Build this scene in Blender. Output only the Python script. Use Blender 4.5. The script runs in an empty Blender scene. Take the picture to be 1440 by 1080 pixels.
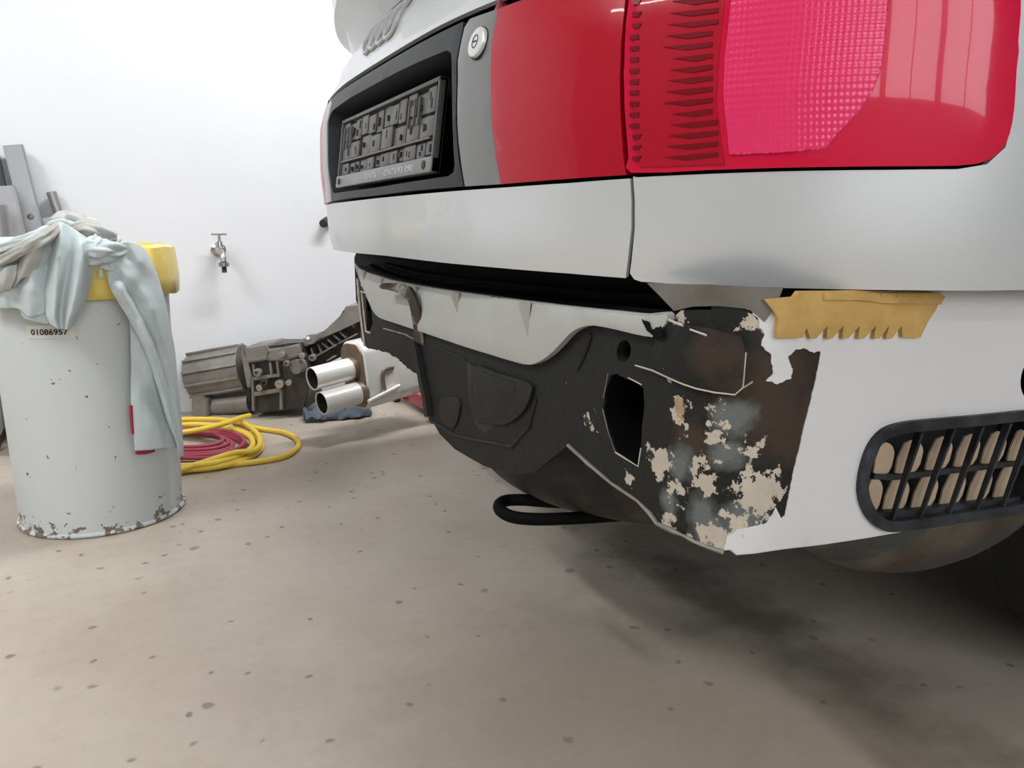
import bpy, bmesh, math, random
from mathutils import Vector, Matrix, noise
from mathutils.bvhtree import BVHTree
from mathutils.geometry import delaunay_2d_cdt
random.seed(7)
sc = bpy.context.scene
COL = sc.collection
R = math.radians

# ------------------------------------------------------------------ camera
# world: X = forward along the car, Y = towards the back wall, Z up
CAM_H, FPX, PITCH, YAW = 0.68, 1100.0, R(11.4), R(26.5)
c_fwd = Vector((math.sin(YAW)*math.cos(PITCH), math.cos(YAW)*math.cos(PITCH), -math.sin(PITCH)))
c_right = Vector((math.cos(YAW), -math.sin(YAW), 0))
c_up = c_right.cross(c_fwd)
c_pos = Vector((0, 0, CAM_H))
cd = bpy.data.cameras.new('camera'); cam = bpy.data.objects.new('camera', cd); COL.objects.link(cam)
cam.matrix_world = Matrix((( c_right.x, c_up.x, -c_fwd.x, 0), (c_right.y, c_up.y, -c_fwd.y, 0), (c_right.z, c_up.z, -c_fwd.z, CAM_H), (0, 0, 0, 1)))
cd.sensor_fit = 'HORIZONTAL'; cd.sensor_width = 36; cd.lens = 36*FPX/1440; cd.clip_start = 0.02
sc.camera = cam

# ------------------------------------------------------------------ world, light, exposure
w = bpy.data.worlds.new('world'); sc.world = w; w.use_nodes = True
w.node_tree.nodes['Background'].inputs[0].default_value = (0.9, 0.95, 1, 1)
w.node_tree.nodes['Background'].inputs[1].default_value = 0.05
vs = sc.view_settings
vs.view_transform = 'Standard'; vs.look = 'None'; vs.gamma = 1; vs.use_curve_mapping = False
vs.exposure = -0.9
LAMPS = [  # x, y, length along x, length along y, power of each ceiling lamp
    (-1.7, .9, .2, 1.5, 108), (-2.7, .9, .2, 1.5, 64), (1.3, 1.7, 1.5, .2, 138), (.9, -2.4, 1.5, .2, 30),
]
CEIL = 2.9

# ------------------------------------------------------------------ helpers
def ray(x, y):
    return (c_fwd + c_right*((x-720)/FPX) - c_up*((y-540)/FPX))
def plane(x, y, n, d):
    n = Vector(n); k = ray(x, y); t = (d - n.dot(c_pos))/n.dot(k); return c_pos + k*t
def fl(x, y, z=0.0): return plane(x, y, (0, 0, 1), z)
def wl(x, y, Y=3.09): return plane(x, y, (0, 1, 0), Y)
def dep(x, y, d):                       # point on the sight line at depth d in front of the camera
    return c_pos + ray(x, y)*d

def lk(o, parent=None):
    COL.objects.link(o)
    if parent is not None:
        o.parent = parent
    return o
def sharp(me, ang):
    for p in me.polygons: p.use_smooth = True
    if hasattr(me, 'set_sharp_from_angle'): me.set_sharp_from_angle(angle=R(ang))
def mk(name, verts, faces, mat, parent=None, ang=35):
    me = bpy.data.meshes.new(name); me.from_pydata([tuple(v) for v in verts], [], [tuple(f) for f in faces])
    me.validate(); me.materials.append(mat); sharp(me, ang); me.update()
    return lk(bpy.data.objects.new(name, me), parent)
def mkbm(name, bm, mat, parent=None, ang=35):
    me = bpy.data.meshes.new(name); bmesh.ops.recalc_face_normals(bm, faces=bm.faces[:]); bm.to_mesh(me); bm.free()
    me.materials.append(mat); sharp(me, ang)
    return lk(bpy.data.objects.new(name, me), parent)
def empty(name, loc=(0, 0, 0)):
    o = bpy.data.objects.new(name, None); o.location = loc; o.empty_display_size = .1; lk(o)
    return o
def tag(o, label, cat, group=None, kind=None):
    if label: o['label'] = label
    if cat: o['category'] = cat
    if group: o['group'] = group
    if kind: o['kind'] = kind
    return o
def at(o, parent):                       # parent a world-space mesh under an Empty that stands elsewhere
    o.parent = parent; o.matrix_parent_inverse = Matrix.Translation(parent.location).inverted(); return o

# ---- bmesh shapes
def box(bm, c, s, rot=None, bev=0.0):
    m = Matrix.Translation(Vector(c)) @ (rot.to_4x4() if rot else Matrix()) @ Matrix.Diagonal((s[0], s[1], s[2], 1))
    g = bmesh.ops.create_cube(bm, size=1, matrix=m)
    if bev:
        es = list({e for v in g['verts'] for e in v.link_edges})
        bmesh.ops.bevel(bm, geom=es, offset=bev, segments=2, affect='EDGES', profile=.5)
def frame(d):                            # rotation whose z axis is d
    d = Vector(d).normalized(); a = Vector((0, 0, 1)) if abs(d.z) < .95 else Vector((1, 0, 0))
    x = a.cross(d).normalized(); y = d.cross(x); return Matrix((x, y, d)).transposed()
def cyl(bm, p, q, r, r2=None, n=20, caps=True):
    p = Vector(p); q = Vector(q); r2 = r if r2 is None else r2
    f = frame(q-p); a = []; b = []
    for i in range(n):
        t = 2*math.pi*i/n; e = f @ Vector((math.cos(t), math.sin(t), 0))
        a.append(bm.verts.new(p+e*r)); b.append(bm.verts.new(q+e*r2))
    for i in range(n):
        j = (i+1) % n; bm.faces.new((a[i], a[j], b[j], b[i]))
    if caps:
        bm.faces.new(a[::-1]); bm.faces.new(b)
def tube(bm, pts, r, n=10, closed=False, caps=True):
    pts = [Vector(p) for p in pts]; m = len(pts); rings = []
    prev = None
    for i, p in enumerate(pts):
        a = pts[i-1] if (i or closed) else p; b = pts[(i+1) % m] if (i < m-1 or closed) else p
        d = (b-a).normalized()
        if prev is None: f = frame(d); x = f.col[0].copy()
        else: x = (prev - d*prev.dot(d)).normalized()
        y = d.cross(x); prev = x
        rr = r[i] if isinstance(r, (list, tuple)) else r
        rings.append([bm.verts.new(p + (x*math.cos(2*math.pi*k/n) + y*math.sin(2*math.pi*k/n))*rr) for k in range(n)])
    for i in range(m if closed else m-1):
        A = rings[i]; B = rings[(i+1) % m]
        for k in range(n):
            l = (k+1) % n; bm.faces.new((A[k], A[l], B[l], B[k]))
    if caps and not closed:
        bm.faces.new(rings[0][::-1]); bm.faces.new(rings[-1])
def lathe(bm, c, prof, n=48, axis=None, cap0=True, cap1=True):
    c = Vector(c); f = axis or Matrix.Identity(3); rings = []
    for r, h in prof:
        rings.append([bm.verts.new(c + f @ Vector((r*math.cos(2*math.pi*i/n), r*math.sin(2*math.pi*i/n), h))) for i in range(n)])
    for a, b in zip(rings, rings[1:]):
        for i in range(n):
            j = (i+1) % n; bm.faces.new((a[i], a[j], b[j], b[i]))
    if cap0: bm.faces.new(rings[0][::-1])
    if cap1: bm.faces.new(rings[-1])
def loft(bm, rings, caps=True, closed=True):
    V = [[bm.verts.new(p) for p in r] for r in rings]; n = len(V[0])
    for a, b in zip(V, V[1:]):
        for i in range(n if closed else n-1):
            j = (i+1) % n; bm.faces.new((a[i], a[j], b[j], b[i]))
    if caps and closed:
        bm.faces.new(V[0][::-1]); bm.faces.new(V[-1])
def cr(pts, n):                           # Catmull-Rom through points (tuples or Vectors), n samples per span
    P = [Vector(p) for p in pts]; out = []
    for i in range(len(P)-1):
        p0 = P[max(i-1, 0)]; p1 = P[i]; p2 = P[i+1]; p3 = P[min(i+2, len(P)-1)]
        for k in range(n):
            t = k/n; out.append(.5*((2*p1)+(p2-p0)*t+(2*p0-5*p1+4*p2-p3)*t*t+(3*p1-p0-3*p2+p3)*t**3))
    out.append(P[-1]); return out
def lerp_tab(tab, z):
    if z <= tab[0][0]: return tab[0][1]
    for (a, b), (c, d) in zip(tab, tab[1:]):
        if z <= c:
            t = (z-a)/(c-a); t = t*t*(3-2*t)*.6+t*.4; return b+(d-b)*t
    return tab[-1][1]

# ---- materials
def mat(name, col, rough=.5, metal=0.0, col2=None, scale=8.0, cov=.5, soft=.15, bump=0.0, bscale=40.0, coat=0.0, detail=6.0,
        col3=None, scale3=30.0, cov3=.62, spec=.5, trans=0.0, ior=1.45, stretch=None, var=0.0):
    m = bpy.data.materials.new(name); m.use_nodes = True; N = m.node_tree.nodes; L = m.node_tree.links
    b = N['Principled BSDF']; c4 = lambda c: (c[0], c[1], c[2], 1)
    b.inputs['Base Color'].default_value = c4(col); b.inputs['Roughness'].default_value = rough; b.inputs['Metallic'].default_value = metal
    b.inputs['Coat Weight'].default_value = coat; b.inputs['Coat Roughness'].default_value = .03
    b.inputs['Specular IOR Level'].default_value = spec; b.inputs['Transmission Weight'].default_value = trans; b.inputs['IOR'].default_value = ior
    if not (col2 or col3 or bump or var): return m
    g = N.new('ShaderNodeNewGeometry'); co = g.outputs['Position']
    if stretch:
        mp = N.new('ShaderNodeMapping'); mp.inputs['Scale'].default_value = stretch; L.new(co, mp.inputs[0]); co = mp.outputs[0]
    def nz(s, d=detail):
        t = N.new('ShaderNodeTexNoise'); t.inputs['Scale'].default_value = s; t.inputs['Detail'].default_value = d; t.inputs['Roughness'].default_value = .6; L.new(co, t.inputs['Vector']); return t.outputs['Fac']
    cur = None
    def mix(fac, a, bcol):
        x = N.new('ShaderNodeMix'); x.data_type = 'RGBA'; L.new(fac, x.inputs['Factor'])
        if a is None: x.inputs['A'].default_value = c4(col)
        else: L.new(a, x.inputs['A'])
        x.inputs['B'].default_value = c4(bcol); return x.outputs['Result']
    def ramp(f, lo, hi):
        r = N.new('ShaderNodeMapRange'); r.inputs['From Min'].default_value = lo; r.inputs['From Max'].default_value = hi; L.new(f, r.inputs['Value']); return r.outputs[0]
    if col2: cur = mix(ramp(nz(scale), cov-soft, cov+soft), cur, col2)
    if col3: cur = mix(ramp(nz(scale3), cov3-.03, cov3+.03), cur, col3)
    if var:
        h = N.new('ShaderNodeHueSaturation'); r = ramp(nz(3.0), .3, .7); mr = N.new('ShaderNodeMapRange'); L.new(r, mr.inputs['Value'])
        mr.inputs['To Min'].default_value = 1-var; mr.inputs['To Max'].default_value = 1+var; L.new(mr.outputs[0], h.inputs['Value'])
        if cur: L.new(cur, h.inputs['Color'])
        else: h.inputs['Color'].default_value = c4(col)
        cur = h.outputs[0]
    if cur: L.new(cur, b.inputs['Base Color'])
    if bump:
        bp = N.new('ShaderNodeBump'); bp.inputs['Strength'].default_value = bump; bp.inputs['Distance'].default_value = .004; L.new(nz(bscale, 3), bp.inputs['Height']); L.new(bp.outputs[0], b.inputs['Normal'])
    return m
def mat_floor():
    m = bpy.data.materials.new('concrete'); m.use_nodes = True; N = m.node_tree.nodes; L = m.node_tree.links; b = N['Principled BSDF']
    g = N.new('ShaderNodeNewGeometry'); co = g.outputs['Position']
    def nz(s, d=5, rr=.6):
        t = N.new('ShaderNodeTexNoise'); t.inputs['Scale'].default_value = s; t.inputs['Detail'].default_value = d; t.inputs['Roughness'].default_value = rr; L.new(co, t.inputs['Vector']); return t.outputs['Fac']
    def mr(f, lo, hi, a=0, c=1):
        r = N.new('ShaderNodeMapRange'); r.inputs['From Min'].default_value = lo; r.inputs['From Max'].default_value = hi; r.inputs['To Min'].default_value = a; r.inputs['To Max'].default_value = c; L.new(f, r.inputs['Value']); return r.outputs[0]
    def mix(f, A, B):
        x = N.new('ShaderNodeMix'); x.data_type = 'RGBA'; L.new(f, x.inputs['Factor'])
        for k, v in (('A', A), ('B', B)):
            if isinstance(v, tuple): x.inputs[k].default_value = v+(1,)
            else: L.new(v, x.inputs[k])
        return x.outputs['Result']
    c = mix(mr(nz(1.3), .35, .65), (.47, .415, .35), (.37, .31, .25))
    c = mix(mr(nz(5), .5, .75, 0, .35), c, (.33, .28, .225))
    c = mix(mr(nz(35, 3), .45, .8, 0, .22), c, (.26, .22, .18))
    # drops of oil: warped voronoi cells, only in some cells
    nv = N.new('ShaderNodeTexNoise'); nv.inputs['Scale'].default_value = 25; L.new(co, nv.inputs['Vector'])
    wa = N.new('ShaderNodeMix'); wa.data_type = 'RGBA'; wa.blend_type = 'LINEAR_LIGHT'; wa.inputs['Factor'].default_value = .012; L.new(co, wa.inputs['A']); L.new(nv.outputs['Color'], wa.inputs['B'])
    for s, cut, rad, strength in ((9, .66, .13, .62), (24, .74, .18, .7), (14, .74, .14, .6), (4.5, .76, .08, .5)):
        v = N.new('ShaderNodeTexVoronoi'); v.inputs['Scale'].default_value = s; L.new(wa.outputs['Result'], v.inputs['Vector'])
        sp = N.new('ShaderNodeSeparateColor'); L.new(v.outputs['Color'], sp.inputs[0])
        on = mr(sp.outputs[0], cut, cut+.001); d = mr(v.outputs['Distance'], rad, rad*.6)
        mu = N.new('ShaderNodeMath'); mu.operation = 'MULTIPLY'; L.new(on, mu.inputs[0]); L.new(d, mu.inputs[1])
        m2 = N.new('ShaderNodeMath'); m2.operation = 'MULTIPLY'; L.new(mu.outputs[0], m2.inputs[0]); m2.inputs[1].default_value = strength
        c = mix(m2.outputs[0], c, (.10, .085, .07))
    # brown stain behind the car, deepened with painted shade
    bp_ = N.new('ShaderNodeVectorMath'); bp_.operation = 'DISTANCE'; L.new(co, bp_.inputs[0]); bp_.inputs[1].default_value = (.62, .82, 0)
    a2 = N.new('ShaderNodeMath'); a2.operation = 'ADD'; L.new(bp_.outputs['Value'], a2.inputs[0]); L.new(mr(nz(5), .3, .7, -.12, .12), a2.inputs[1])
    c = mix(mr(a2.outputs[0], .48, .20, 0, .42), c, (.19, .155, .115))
    # shadow streak under the tail of the car, painted into the floor colour, ragged edge
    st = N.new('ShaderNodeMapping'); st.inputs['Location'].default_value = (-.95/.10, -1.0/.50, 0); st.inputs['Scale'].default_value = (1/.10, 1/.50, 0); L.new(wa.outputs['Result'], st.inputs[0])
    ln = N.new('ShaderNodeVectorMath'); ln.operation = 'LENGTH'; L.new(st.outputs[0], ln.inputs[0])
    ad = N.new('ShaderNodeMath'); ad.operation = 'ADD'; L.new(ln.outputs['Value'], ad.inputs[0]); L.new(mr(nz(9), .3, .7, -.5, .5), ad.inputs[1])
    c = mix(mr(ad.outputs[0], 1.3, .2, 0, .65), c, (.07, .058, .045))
    L.new(c, b.inputs['Base Color'])
    L.new(mr(nz(4), .3, .7, .38, .62), b.inputs['Roughness'])
    bp = N.new('ShaderNodeBump'); bp.inputs['Strength'].default_value = .12; bp.inputs['Distance'].default_value = .004; L.new(nz(60, 4), bp.inputs['Height']); L.new(bp.outputs[0], b.inputs['Normal'])
    return m

M = dict(
    silver=mat('silver_paint', (.62, .64, .65), .36, .35, coat=.4, var=.03),
    silver2=mat('silver_inner_paint', (.47, .48, .465), .45, .1, col2=(.40, .40, .37), scale=5, soft=.25),
    black=mat('gap_black', (.004, .004, .004), .7, spec=.1),
    wall=mat('white_wall', (.77, .785, .815), .8, var=.015),
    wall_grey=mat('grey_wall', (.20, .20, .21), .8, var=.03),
    ceil=mat('white_ceiling', (.55, .55, .55), .9),
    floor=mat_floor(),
)
# ------------------------------------------------------------------ room
def quad_slab(name, x0, x1, y0, y1, z0, z1, m):
    bm = bmesh.new(); box(bm, ((x0+x1)/2, (y0+y1)/2, (z0+z1)/2), (x1-x0, y1-y0, z1-z0))
    o = mkbm(name, bm, m); o['kind'] = 'structure'; return o
RX0, RX1, RY0, RY1 = -4.2, 6.2, -3.8, 3.09
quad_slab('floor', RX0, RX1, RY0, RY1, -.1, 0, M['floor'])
quad_slab('ceiling', RX0, RX1, RY0, RY1, CEIL, CEIL+.1, M['ceil'])
quad_slab('wall_back', RX0, RX1, RY1, RY1+.1, -.1, CEIL+.1, M['wall'])
quad_slab('wall_front', RX0, RX1, RY0-.1, RY0, -.1, CEIL+.1, M['wall'])
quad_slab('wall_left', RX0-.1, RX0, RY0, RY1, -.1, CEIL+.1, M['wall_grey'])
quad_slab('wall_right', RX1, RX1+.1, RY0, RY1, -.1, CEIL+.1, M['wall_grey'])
def emis(name, col, s):
    m = bpy.data.materials.new(name); m.use_nodes = True; N = m.node_tree.nodes; N.remove(N['Principled BSDF'])
    e = N.new('ShaderNodeEmission'); e.inputs[0].default_value = col+(1,); e.inputs[1].default_value = s
    m.node_tree.links.new(e.outputs[0], N['Material Output'].inputs[0]); return m
M['tube'] = emis('lamp_tube', (1, .98, .95), 12)
M['lampbody'] = mat('lamp_body', (.8, .8, .8), .4)
LN = ['over the floor behind the car', 'furthest from the car', 'above the car roof', 'on the ceiling beside the right flank of the car']
for i, (x, y, lx, ly, pw) in enumerate(LAMPS):
    t = empty('ceiling_lamp', (x, y, CEIL)); tag(t, 'long white fluorescent ceiling lamp ' + LN[i], 'lamp', 'ceiling lamps')
    bm = bmesh.new(); box(bm, (x, y, CEIL-.03), (lx, ly, .06)); at(mkbm('lamp_housing', bm, M['lampbody']), t)
    al = Vector((1, 0, 0)) if lx > ly else Vector((0, 1, 0)); ac = Vector((al.y, al.x, 0)); ln = max(lx, ly)
    for dx in (-.05, .05):
        c = Vector((x, y, CEIL-.085))+ac*dx; bm = bmesh.new(); cyl(bm, c-al*(ln/2-.03), c+al*(ln/2-.03), .014, n=10); at(mkbm('lamp_tube', bm, M['tube']), t)
    ld = bpy.data.lights.new('lamp_light', 'AREA'); ld.shape = 'RECTANGLE'; ld.size = lx; ld.size_y = ly; ld.energy = pw; ld.color = (.985, .995, 1)
    lo = bpy.data.objects.new('lamp_light', ld); lk(lo); lo.location = (x, y, CEIL-.11)
# tall workshop window in the front wall, opposite the flank of the car
M['sky_glass'] = emis('bright_window', (.93, .97, 1), 9.5)
for k, (xa, xb) in enumerate(((-2.0, -.6), (-.5, 1.1), (1.2, 2.8))):
    wn = empty('window_%d' % (k+1), ((xa+xb)/2, RY0, 1.1)); wn['kind'] = 'structure'
    bm = bmesh.new(); box(bm, ((xa+xb)/2, RY0+.012, 1.9), (xb-xa-.08, .01, 1.52)); at(mkbm('pane', bm, M['sky_glass']), wn)
    for c, sz in ((((xa+xb)/2, RY0+.02, 1.11), (xb-xa, .05, .06)), (((xa+xb)/2, RY0+.02, 2.69), (xb-xa, .05, .06)), ((xa+.02, RY0+.02, 1.9), (.05, .05, 1.6)), ((xb-.02, RY0+.02, 1.9), (.05, .05, 1.6)), (((xa+xb)/2, RY0+.02, 1.9), (.04, .045, 1.6))):
        bm = bmesh.new(); box(bm, c, sz); at(mkbm('window_frame', bm, M['lampbody']), wn)
# ------------------------------------------------------------------ car surfaces
YC, HW, XR, ROUND, SEN = 1.30, .86, .400, .46, 3.0
class Surf:
    """vertical body skin over a plan curve; s = arc length along the plan (0 = car centre, + towards the right flank)"""
    def __init__(self, plan, ztab_x, ztab_k, z0, z1, s_ref):
        self.P = plan; self.tx = ztab_x; self.tk = ztab_k
        self.S = [0.0]
        for a, b in zip(plan, plan[1:]): self.S.append(self.S[-1] + math.hypot(b[0]-a[0], b[1]-a[1]))
        self.S = [s - self.S[s_ref] for s in self.S]
        zs = [z0 + (z1-z0)*i/60 for i in range(61)]; self.zs = zs
        V = [self.pt(s, z) for z in zs for s in self.S]; n = len(self.S)
        Fc = [(j*n+i, j*n+i+1, (j+1)*n+i+1, (j+1)*n+i) for j in range(60) for i in range(n-1)]
        self.n = n; self.bvh = BVHTree.FromPolygons(V, Fc)
    def base(self, s):
        S = self.S
        if s <= S[0]: i = 0
        elif s >= S[-1]: i = len(S)-2
        else:
            lo, hi = 0, len(S)-1
            while hi-lo > 1:
                m = (lo+hi)//2
                if S[m] <= s: lo = m
                else: hi = m
            i = lo
        t = (s-S[i])/(S[i+1]-S[i]); a, b = self.P[i], self.P[i+1]
        return a[0]+(b[0]-a[0])*t, a[1]+(b[1]-a[1])*t
    def pt(self, s, z, off=0.0):
        x, y = self.base(s)
        p = Vector((x + lerp_tab(self.tx, z), YC + (y-YC)*lerp_tab(self.tk, z), z))
        if off: p = p + self.nrm(s, z)*off
        return p
    def nrm(self, s, z):
        e = .004; a = self.pt(s+e, z)-self.pt(s-e, z); b = self.pt(s, z+e)-self.pt(s, z-e)
        return a.cross(b).normalized()          # points out of the car
    def px(self, pts):
        out = []
        for x, y in pts:
            h = self.bvh.ray_cast(c_pos, ray(x, y).normalized())
            if h[0] is None: raise ValueError('no hit %s %s' % (x, y))
            z = h[0].z; i = h[2] % (self.n-1); lo, hi = self.S[i], self.S[i+1]
            a = self.pt(lo, z); b = self.pt(hi, z); t = (h[0]-a).dot(b-a)/max((b-a).length_squared, 1e-12)
            out.append((lo+(hi-lo)*t, z))
        return out
def plan_main():
    right = []
    for i in range(61):
        t = math.pi/2*i/60
        v = abs(math.sin(t))**(2/SEN); u = abs(math.cos(t))**(2/SEN)
        right.append((XR + ROUND*(1-u), YC - HW*v))
    n = len(right); X0 = right[-1][0]
    for x in (1.0, 1.3, 1.7, 2.2, 3.0, 3.8, 4.3): right.append((x, YC - HW - .02*min(1, (x-X0)/.8)))
    left = [(x, 2*YC-y) for x, y in right[1:]][::-1]
    return left + right, len(left)
pm, ref = plan_main()
S1 = Surf(pm, [(.2, .06), (.60, .024), (.625, .010), (.66, .002), (.70, 0), (.735, -.003), (.80, -.008), (.88, -.006), (.93, .006), (1.0, .040), (1.08, .095), (1.16, .165), (1.25, .27), (1.40, .46)],
          [(.2, .94), (.60, .978), (.625, .990), (.66, .997), (.72, 1.0), (.85, 1.0), (.95, .994), (1.1, .975), (1.25, .94), (1.4, .86)], .2, 1.4, ref)
def plan_low():
    pts = [(2.2, 2.12), (1.2, 2.11), (.75, 2.10), (.62, 2.07), (.565, 2.02), (.54, 1.95), (.52, 1.85), (.50, 1.70), (.487, 1.50), (.48, YC)]
    pts = [(p.x, p.y) for p in cr([(a, b, 0) for a, b in pts], 6)]; ref = len(pts)-1
    pts += [(.478, 1.1), (.476, .9), (.475, .7), (.475, .585)]
    for i in range(1, 9):
        t = math.pi/2*i/8; pts.append((.545-.07*math.cos(t), .585-.07*math.sin(t)))
    pts += [(.65, .507), (.8, .498), (1.0, .487), (1.3, .482), (2.2, .475)]
    return pts, ref
pl_, ref2 = plan_low()
S2 = Surf(pl_, [(.2, 0), (1.4, 0)], [(.2, 1), (1.4, 1)], .2, .70, ref2)

def dens(poly, step, closed=True):
    out = []; n = len(poly)
    for i in range(n if closed else n-1):
        a = poly[i]; b = poly[(i+1) % n]; L = math.hypot(b[0]-a[0], b[1]-a[1]); k = max(1, int(L/step))
        for j in range(k): out.append((a[0]+(b[0]-a[0])*j/k, a[1]+(b[1]-a[1])*j/k))
    if not closed: out.append(poly[-1])
    return out
def inside(p, loops):
    c = False; x, y = p
    for L in loops:
        j = len(L)-1
        for i in range(len(L)):
            xi, yi = L[i]; xj, yj = L[j]
            if (yi > y) != (yj > y) and x < (xj-xi)*(y-yi)/(yj-yi)+xi: c = not c
            j = i
    return c
def smooth_loop(L, n=4):                 # round a traced loop
    m = len(L); out = []
    for i in range(m):
        p0, p1, p2, p3 = (Vector(L[(i+k) % m]) for k in (-1, 0, 1, 2))
        for k in range(n):
            t = k/n; q = .5*((2*p1)+(p2-p0)*t+(2*p0-5*p1+4*p2-p3)*t*t+(3*p1-p0-3*p2+p3)*t**3); out.append((q.x, q.y))
    return out
def jag(L, amp, sc_=60, step=.004, closed=True):       # torn, chipped edge
    L = dens(L, step, closed); out = []
    for s, z in L:
        n1 = noise.noise(Vector((s*sc_, z*sc_, 3.1))) + .6*noise.noise(Vector((s*sc_*2.7, z*sc_*2.7, 7.7)))
        n2 = noise.noise(Vector((s*sc_, z*sc_, 13.1))) + .6*noise.noise(Vector((s*sc_*2.7, z*sc_*2.7, 17.7)))
        out.append((s+n1*amp, z+n2*amp))
    return out
def rrect(s0, s1, z0, z1, r, n=5):
    o = []
    for cx, cy, a in ((s1-r, z1-r, 0), (s0+r, z1-r, 90), (s0+r, z0+r, 180), (s1-r, z0+r, 270)):
        for k in range(n+1):
            t = R(a+90*k/n); o.append((cx+r*math.cos(t), cy+r*math.sin(t)))
    return o
def patch(name, S, outer, mat_, parent, off=0.0, thick=.004, holes=(), res=.014, bump=None, ang=40, edge=0.0):
    loops = [dens(L, res) for L in [outer]+list(holes)]
    pts = [q for L in loops for q in L]; edges = []; k = 0
    for L in loops:
        edges += [(k+i, k+(i+1) % len(L)) for i in range(len(L))]; k += len(L)
    s0 = min(p[0] for p in loops[0]); s1 = max(p[0] for p in loops[0]); z0 = min(p[1] for p in loops[0]); z1 = max(p[1] for p in loops[0])
    ns = int((s1-s0)/res); nz = int((z1-z0)/res); r2 = (res*.45)**2
    cells = {}
    for q in pts: cells.setdefault((int(q[0]//res), int(q[1]//res)), []).append(q)
    for i in range(ns+1):
        for j in range(nz+1):
            q = (s0+i*res+(.5*res if j % 2 else 0), z0+j*res)
            if not inside(q, loops): continue
            ci, cj = int(q[0]//res), int(q[1]//res)
            if any((q[0]-p[0])**2+(q[1]-p[1])**2 < r2 for a in (-1, 0, 1) for b in (-1, 0, 1) for p in cells.get((ci+a, cj+b), ())): continue
            pts.append(q)
    vo, _, fo, *_ = delaunay_2d_cdt([Vector(p) for p in pts], edges, [], 0, 1e-6)
    tris = []
    for f in fo:
        c = sum((vo[i] for i in f), Vector((0, 0)))/len(f)
        if inside((c.x, c.y), loops): tris.append(list(f))
    used = sorted({i for f in tris for i in f}); mp = {v: k for k, v in enumerate(used)}
    tris = [[mp[i] for i in f] for f in tris]; uv = [vo[i] for i in used]
    nb = len(uv)
    front = []; back = []
    for q in uv:
        o = off + (bump(q.x, q.y) if bump else 0)
        p = S.pt(q.x, q.y); n = S.nrm(q.x, q.y)
        front.append(p+n*o); back.append(p+n*(min(off, o)-thick))
    # front must face outwards
    a, b, c = (front[i] for i in tris[0]); q = uv[tris[0][0]]
    if (b-a).cross(c-a).dot(S.nrm(q.x, q.y)) < 0: tris = [f[::-1] for f in tris]
    cnt = {}
    for f in tris:
        for i in range(3):
            cnt[(f[i], f[(i+1) % 3])] = 1
    faces = [tuple(f) for f in tris] + [tuple(i+nb for i in f[::-1]) for f in tris]
    for (i, j) in cnt:
        if (j, i) not in cnt: faces.append((j, i, i+nb, j+nb))
    if edge:                                # roll the rim back a little
        rim = {i for (i, j) in cnt if (j, i) not in cnt}
        for i in rim: front[i] = front[i] - S.nrm(uv[i].x, uv[i].y)*edge
    return mk(name, front+back, faces, mat_, parent, ang)
def half(S, px):                           # outline traced from the centre line over the right side, mirrored to the left
    q = S.px(px); q[0] = (0, q[0][1]); q[-1] = (0, q[-1][1])
    return q + [(-s, z) for s, z in q[-2:0:-1]]
def ring_wall(name, S, loop, o0, o1, mat_, parent, shrink=1.0, closed=True, floor_=False):
    """walls of a recess along a loop on the skin, from offset o0 down to o1, with an optional back"""
    L = dens(loop, .01); cs = sum(p[0] for p in L)/len(L); cz = sum(p[1] for p in L)/len(L)
    A = [S.pt(s, z, o0) for s, z in L]; B = [S.pt(cs+(s-cs)*shrink, cz+(z-cz)*shrink, o1) for s, z in L]; n = len(L)
    f = [(i, (i+1) % n, n+(i+1) % n, n+i) for i in range(n)]; V = A+B
    if floor_: f.append(tuple(range(n, 2*n)))
    return mk(name, V, f, mat_, parent)

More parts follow.
